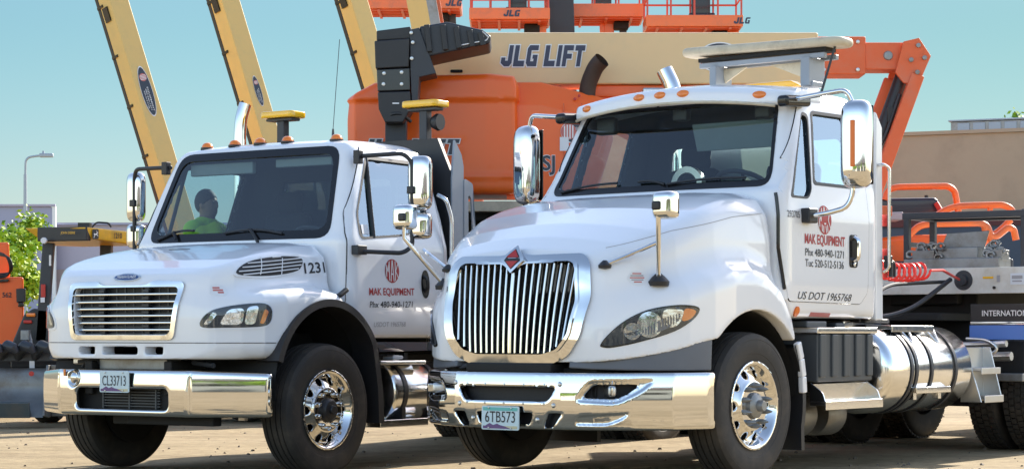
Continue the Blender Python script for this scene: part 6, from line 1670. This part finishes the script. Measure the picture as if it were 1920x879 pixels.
for x in (-28, 2, 34, 66):
    pts = [ld(x, 672, 25.1), ld(x + 3, 657, 24.95), ld(x + 13, 648, 24.85), ld(x + 25, 652, 24.8), ld(x + 31, 662, 24.8)]
    tn.tube(pts, [.05, .065, .075, .06, .03], 10)
tn.bar(ld(-60, 668, 25.1), ld(110, 668, 25.1), .12, .12).build('grapple', M['dgrey'], LD, bevel=.01)
hy = MB().tube([ld(45, 622, 25.2), ld(58, 640, 25.2)], .035, 8).tube([ld(55, 625, 25.2), ld(60, 650, 25.1)], .02, 8).box(ld(48, 628, 25.15), (.10, .10, .12)); hy.build('hydraulic_coupler', M['steel'], LD, bevel=.01)
# bucket: curved shell with side plates and cutting edge
zt, zl = ld(0, 690, 24.8).z, ld(0, 782, 24.6).z
x0_, x1_ = ld(-160, 700, 24.7).x, ld(128, 700, 24.7).x
prof = [(24.62, zl + .02), (24.95, zl), (25.2, zl + .10), (25.28, zl + .30), (25.22, zt - .12), (25.0, zt), (24.96, zt)]
prof = [(24.90, zt), (24.84, zt - .06), (24.86, zt - .2), (24.82, zt - .36), (24.66, zl + .12), (24.60, zl)]
bk = MB(); 
for (a, b_), (c_, d_) in zip(prof[:-1], prof[1:]):
    bk.add([(x0_, a - lo_.y, b_), (x1_ - .28, a - lo_.y, b_), (x1_ - .28, c_ - lo_.y, d_), (x0_, c_ - lo_.y, d_)], [(0, 1, 2, 3)])
    bk.add([(x0_, a - lo_.y + .05, b_), (x1_ - .28, a - lo_.y + .05, b_), (x1_ - .28, c_ - lo_.y + .05, d_), (x0_, c_ - lo_.y + .05, d_)], [(3, 2, 1, 0)])
bko = bk.build('bucket', M['bucket'], LD, smooth=60)
MB().prism([(24.78, zt + .04), (25.5, zt + .02), (25.5, zl + .05), (24.80, zl - .01), (24.55, zl + .02)], lambda a, b_, h: (h, a - lo_.y, b_), x1_ - .28, x1_ - .25).build('bucket_side', M['bucket'], bko, bevel=.006)
MB().prism([(24.86, zt + .04), (25.5, zt + .02), (25.5, zl + .05), (24.9, zl)], lambda a, b_, h: (h, a - lo_.y, b_), x1_ - .25, x1_ + .05).build('bucket_back', M['bucket'], bko, bevel=.01)
MB().box(((x0_ + x1_ - .55) / 2 + .06, 24.57 - lo_.y, zl + .09), (x1_ - x0_ - .42, .05, .19), Matrix.Rotation(rad(18), 3, 'X')).build('cutting_edge', M['bucket_edge'], bko, bevel=.008)
MB().lathe([(0, -.012), (.03, -.01), (.03, .01), (0, .01)], ld(59, 700, 24.72), 'y', 12).build('bucket_reflector', M['red'], bko)
MB().box(ld(60, 684, 25.0), (.06, .012, .10)).build('bucket_label', M['paper'], bko)
for (x, y) in ((-5.9, 25.9), (-4.6, 26.3)):
    MB().lathe([(0, -.14), (.25, -.14), (.27, -.10), (.40, -.15), (.44, -.10), (.44, .10), (.40, .15), (.27, .10), (.25, .14), (0, .14)], (x - lo_.x, y + .6 - lo_.y, .44), 'x', 28).build('loader_wheel', M['rubber'], LD)
# ================================================================== orange machine at the left edge
OM = thing('trencher', 'orange machine numbered 562 with black hoses at the left edge', 'machine', (-7.0, 27.5, gz(-7, 27.5)))
om = lambda x, y, d: at(x, y, d) - OM.location
block('lower_body', [(-90, 520), (44, 519), (45, 632), (20, 668), (-90, 668)], 26.9, 28.4, M['orange'], .03, thg=OM)
block('upper_body', [(-90, 455), (17, 454), (19, 520), (-90, 520)], 27.2, 28.2, M['orange'], .03, thg=OM)
block('undercarriage', [(-90, 668), (20, 668), (35, 760), (-90, 760)], 27.0, 28.3, M['dark'], .04, thg=OM)
hs = MB()
for k in range(3): hs.tube(fillet([om(-12 + 2 * k, 470 + 3 * k, 26.85), om(12 + 3 * k, 478 + 2 * k, 26.7), om(20 + 2 * k, 500, 26.7), om(16 + 2 * k, 518 - 3 * k, 26.85), om(-10, 522 - 4 * k, 26.9)], .15, 6), .013, 6)
hs.build('hydraulic_hose', M['black'], OM)
block('latch', [(30, 541), (48, 540), (48, 566), (31, 567)], 26.82, 26.95, M['black'], .015, thg=OM); block('latch_arm', [(34, 567), (44, 567), (46, 574), (34, 575)], 26.82, 26.95, M['gloss'], .01, thg=OM)
block('hood_grab', [(-20, 525), (16, 523), (16, 528), (-20, 531)], 26.85, 26.95, M['gloss'], .006, thg=OM)
v, fc = fit_text('562', .12, .062, .015); lay_flat('unit_number', v, fc, om(13, 557, 26.89), (1, 0, 0), (0, 0, 1), M['black_mark'], OM)

# ================================================================== trailer behind the tractor
TR = thing('gooseneck_trailer', 'dirty white trailer deck coupled behind the tractor truck', 'trailer', tuple(RT.location), RT.rotation_euler.z)
MB().box((-6.6, 0, 1.52), (4.0, 2.50, .20)).build('deck', M['trailer'], TR, bevel=.012)
MB().box((-4.61, 0, 1.51), (.04, 2.52, .235)).build('front_beam', M['trailer'], TR, bevel=.006)
sk = MB().lathe([(0, .04), (.045, .04), (.05, .0), (.09, .0), (.09, -.02), (0, -.02)], (-4.585, .56, 1.515), 'x', 24).build('cable_socket', M['dgrey'], TR)
for v_, z_, w_, h_, m_ in ((.80, 1.535, .10, .018, 'yellow_lens'), (.90, 1.525, .03, .06, 'faded'), (1.08, 1.52, .13, .10, 'paper')):
    MB().box((-4.587, v_, z_), (.006, w_, h_)).build('beam_label', M[m_], TR)
MB().box((-4.583, 1.08, 1.535), (.004, .10, .03)).box((-4.583, 1.08, 1.50), (.004, .09, .012)).build('label_print', M['faded'], TR)
MB().lathe([(0, .01), (.014, .01), (.014, -.01), (0, -.01)], (-4.588, .86, 1.445), 'x', 12).build('beam_hole', M['gloss'], TR)
MB().box((-8.0, 0, 1.2), (6.0, 1.0, .5)).box((-5.6, 0, 1.36), (1.4, .7, .12)).build('frame', M['dark'], TR, bevel=.02)
MB().box((-13.5, 0, 1.0), (10.0, 2.5, .2)).build('rear_deck', M['trailer'], TR, bevel=.012)
for u in (-15.5, -16.7):
    for s in (1, -1): wheel(TR, u, .99 * s, 'dual')
# black frame rack with shelf
rk = MB(); fz0, fz1 = 1.625, 2.12
A, Bq = -4.78, -5.30
for u in (A, Bq):
    for v_ in (-.10, 1.06): rk.bar((u, v_, fz0), (u, v_, fz1), .055, .055)
for u in (A, Bq): rk.bar((u, -.14, fz1), (u, 1.10, fz1 - .01), .06, .06)
for v_ in (-.10, 1.06): rk.bar((A, v_, fz1), (Bq, v_, fz1), .06, .06); rk.bar((A, v_, 1.86), (Bq, v_, 1.86), .045, .045)
rk.box((-5.04, .48, fz1 + .012), (.5, 1.16, .02))
rko = rk.build('headboard_rack', M['dgrey'], TR, bevel=.006)
wn_ = MB().box((-4.82, .38, 1.67), (.25, .95, .10)).box((-4.86, .42, 1.76), (.22, .40, .12)).build('winch_base', M['steel'], TR, bevel=.01)
MB().prism([(.18, 1.78), (.62, 1.78), (.68, 1.97), (.26, 1.955)], VZ, -4.88, -4.86).build('winch_plate', M['steel'], TR, bevel=.006)
rng = random.Random(11)
for cx_ in (.02, .18, .78):
    ch = MB()
    for k in range(9):
        p = Vector((-4.80 + rng.uniform(-.08, .08), cx_ + rng.uniform(-.09, .09), 1.76 + rng.uniform(-.03, .09)))
        ch.tube([p + Vector((0, .04 * math.cos(t), .03 * math.sin(t))) for t in np.linspace(0, 5.6, 7)], .014, 6)
    ch.build('binder_chain', M['steel'], TR)
MB().box((-4.82, .08, 1.74), (.16, .22, .12)).build('chain_box', M['steel'], TR, bevel=.005); MB().box((-4.82, .78, 1.74), (.16, .16, .10)).build('chain_box', M['steel'], TR, bevel=.005)
# orange caged machine on the trailer
CM = thing('caged_machine', 'low orange machine with an orange tube cage and black tank on the trailer', 'machine', tuple(at(1780, 480, 21.5)), 0)
cm = lambda x, y, d=21.5: at(x, y, d) - CM.location
cg_ = lambda pts, d, r=.034: MB().tube(fillet([cm(x, y, d) for x, y in pts], .12, 6), r, 10).build('cage_tube', M['orange_b'], CM)
cg_([(1659, 375), (1664, 357), (1680, 351), (1778, 349), (1790, 358), (1797, 395), (1796, 405)], 21.4)
cg_([(1745, 412), (1775, 392), (1800, 386), (1880, 384), (1895, 390), (1902, 402)], 21.0)
cg_([(1700, 445), (1722, 424), (1740, 420), (1838, 418), (1852, 424), (1862, 460), (1868, 486)], 20.6)
cg_([(1830, 470), (1850, 450), (1880, 428), (1895, 412)], 20.8); cg_([(1846, 424), (1848, 436), (1866, 446), (1890, 426), (1901, 430), (1905, 450)], 20.6)
cg_([(1858, 386), (1854, 404)], 21.0, .028); cg_([(1797, 386), (1793, 420)], 21.0, .028)
block('tank', [(1640, 372), (1755, 370), (1762, 380), (1760, 402), (1640, 405)], 21.4, 22.0, mat('navy_tank', (.012, .014, .028), .35, coat=.3), .04, thg=CM)
MB().tube([cm(1664, 374, 21.6), cm(1664, 366, 21.6)], .02, 6).tube([cm(1737, 372, 21.6), cm(1737, 366, 21.6)], .02, 6).build('tank_stud', M['black'], CM)
block('tank_bracket', [(1662, 398), (1694, 397), (1694, 412), (1662, 412)], 20.9, 21.3, M['mgrey'], .015, thg=CM)
block('engine_cover', [(1640, 446), (1700, 440), (1805, 438), (1822, 448), (1824, 505), (1640, 505)], 21.2, 22.4, M['orange_b'], .06, thg=CM)
block('skid_frame', [(1640, 490), (1900, 485), (1900, 510), (1640, 510)], 20.9, 22.4, M['dgrey'], .02, thg=CM)
MB().bar(cm(1755, 380, 21.35), cm(1770, 405, 21.3), .04, .05).build('lever', M['red'], CM, bevel=.008)

# ================================================================== person on a step added to the far side of the flatbed truck
def person(label, loc, rz):
    T = thing('person', label, 'person', loc, rz)
    J = {'pel': (0, 0, .95), 'chest': (.02, 0, 1.25), 'sh': (.0, 0, 1.42), 'neck': (.01, 0, 1.52),
         'shl': (0, .17, 1.42), 'ell': (.06, .24, 1.16), 'wrl': (.22, .20, 1.02), 'shr': (0, -.17, 1.42), 'elr': (.10, -.24, 1.18), 'wrr': (.30, -.16, 1.16),
         'hipl': (0, .09, .92), 'knl': (.03, .10, .50), 'anl': (0, .10, .08), 'tol': (.16, .11, .04), 'hipr': (0, -.09, .92), 'knr': (.05, -.10, .50), 'anr': (.0, -.10, .08), 'tor': (.16, -.11, .04)}
    E = [('pel', 'chest'), ('chest', 'sh'), ('sh', 'neck'), ('sh', 'shl'), ('shl', 'ell'), ('ell', 'wrl'), ('sh', 'shr'), ('shr', 'elr'), ('elr', 'wrr'), ('pel', 'hipl'), ('hipl', 'knl'), ('knl', 'anl'), ('anl', 'tol'), ('pel', 'hipr'), ('hipr', 'knr'), ('knr', 'anr'), ('anr', 'tor')]
    Rr = {'pel': .145, 'chest': .150, 'sh': .115, 'neck': .06, 'shl': .075, 'ell': .05, 'wrl': .035, 'shr': .075, 'elr': .05, 'wrr': .035, 'hipl': .10, 'knl': .065, 'anl': .05, 'tol': .04, 'hipr': .10, 'knr': .065, 'anr': .05, 'tor': .04}
    def body(nm, segs, m, grow=0.0, cut=None, extra=None, h=.022):
        def f(x, y, z):
            d = None
            for a, b_ in segs:
                A, B_ = np.array(J[a]), np.array(J[b_]); e = B_ - A
                t = np.clip(((x - A[0]) * e[0] + (y - A[1]) * e[1] + (z - A[2]) * e[2]) / (e @ e), 0, 1)
                q = np.sqrt((x - A[0] - t * e[0]) ** 2 + (y - A[1] - t * e[1]) ** 2 + (z - A[2] - t * e[2]) ** 2) - (Rr[a] * (1 - t) + Rr[b_] * t) - grow
                d = q if d is None else smin(d, q, .05)
            if extra is not None: d = smin(d, extra(x, y, z), .04)
            if cut is not None: d = np.maximum(d, cut(x, y, z))
            return d
        return sdf_obj(nm, f, (-.35, -.42, -.02), (.45, .42, 1.85), h, m, T)
    ell = lambda c, r: (lambda x, y, z: (np.sqrt(((x - c[0]) / r[0]) ** 2 + ((y - c[1]) / r[1]) ** 2 + ((z - c[2]) / r[2]) ** 2) - 1) * min(r))
    hd, ns, jw = ell((.02, 0, 1.67), (.100, .076, .118)), ell((.122, 0, 1.655), (.022, .014, .026)), ell((.045, 0, 1.60), (.07, .055, .06))
    er1, er2 = ell((.01, .078, 1.66), (.022, .012, .032)), ell((.01, -.078, 1.66), (.022, .012, .032))
    hd_all = lambda x, y, z: np.minimum(smin(smin(smin(hd(x, y, z), jw(x, y, z), .03), ns(x, y, z), .015), np.minimum(er1(x, y, z), er2(x, y, z)), .01), 9)
    body('body', E, M['skin'], 0, None, hd_all, .017)
    up = [e for e in E if e[0] in ('pel', 'chest', 'sh', 'shl', 'shr') and e[1] not in ('hipl', 'hipr', 'neck')]
    body('vest', up, M['lime'], .016, lambda x, y, z: np.maximum(np.maximum(z - 1.56, .86 - z), np.abs(y) - .27))
    lg = [e for e in E if e[0] in ('hipl', 'hipr', 'knl', 'knr') ] + [('pel', 'hipl'), ('pel', 'hipr')]
    body('trousers', lg, M['denim'], .012, lambda x, y, z: np.maximum(z - .98, .07 - z))
    hr = lambda x, y, z: np.maximum(ell((.005, 0, 1.69), (.112, .088, .122))(x, y, z), np.maximum(x * .8 - (z - 1.66) - .02, 1.60 - z))
    sdf_obj('hair', hr, (-.15, -.12, 1.55), (.15, .12, 1.85), .012, M['hair'], T)
    for s in (1, -1):
        MB().lathe([(0, -.006), (.008, -.004), (.011, 0), (.008, .004), (0, .006)], (.108, .032 * s, 1.685), 'x', 10).build('eye', M['black_mark'], T)
        w = Vector(J['wrl'] if s > 0 else J['wrr']); d = (w - Vector(J['ell'] if s > 0 else J['elr'])).normalized(); side = Vector((0, 0, 1)).cross(d).normalized(); up_ = d.cross(side)
        hm = MB().tube([w, w + d * .05, w + d * .095], [.030, .040, .034], 10)
        for k, L in enumerate((.062, .074, .070, .055)):
            b0 = w + d * .085 + up_ * (.027 - k * .018)
            hm.tube([b0, b0 + d * L * .5, b0 + (d * .8 - side * .5) * L * .9], [.0095, .009, .007], 8)
        hm.tube([w + d * .03 + up_ * .03, w + d * .06 + up_ * .055, w + d * .095 + up_ * .05], [.011, .010, .008], 8)
        hm.build('hand', M['skin'], T)
        MB().box(((.05, .11 * s, .045)), (.27, .10, .09)).build('boot', M['black'], T, bevel=.03)
    return T
MB().box((-1.22, -1.13, .605), (.50, .26, .04)).box((-1.22, -1.0, .63), (.46, .02, .20)).build('step', M['alu'], LT, bevel=.006)  # extra far-side step, added as a support for the worker
_o = LT.matrix_basis @ Vector((-1.22, -1.19, .625))
pr_ = person('worker in a lime hi-vis vest seen through the flatbed cab windows', (_o.x, _o.y, _o.z), LT.rotation_euler.z + rad(96))
pr_.scale = (.99, .99, .99)
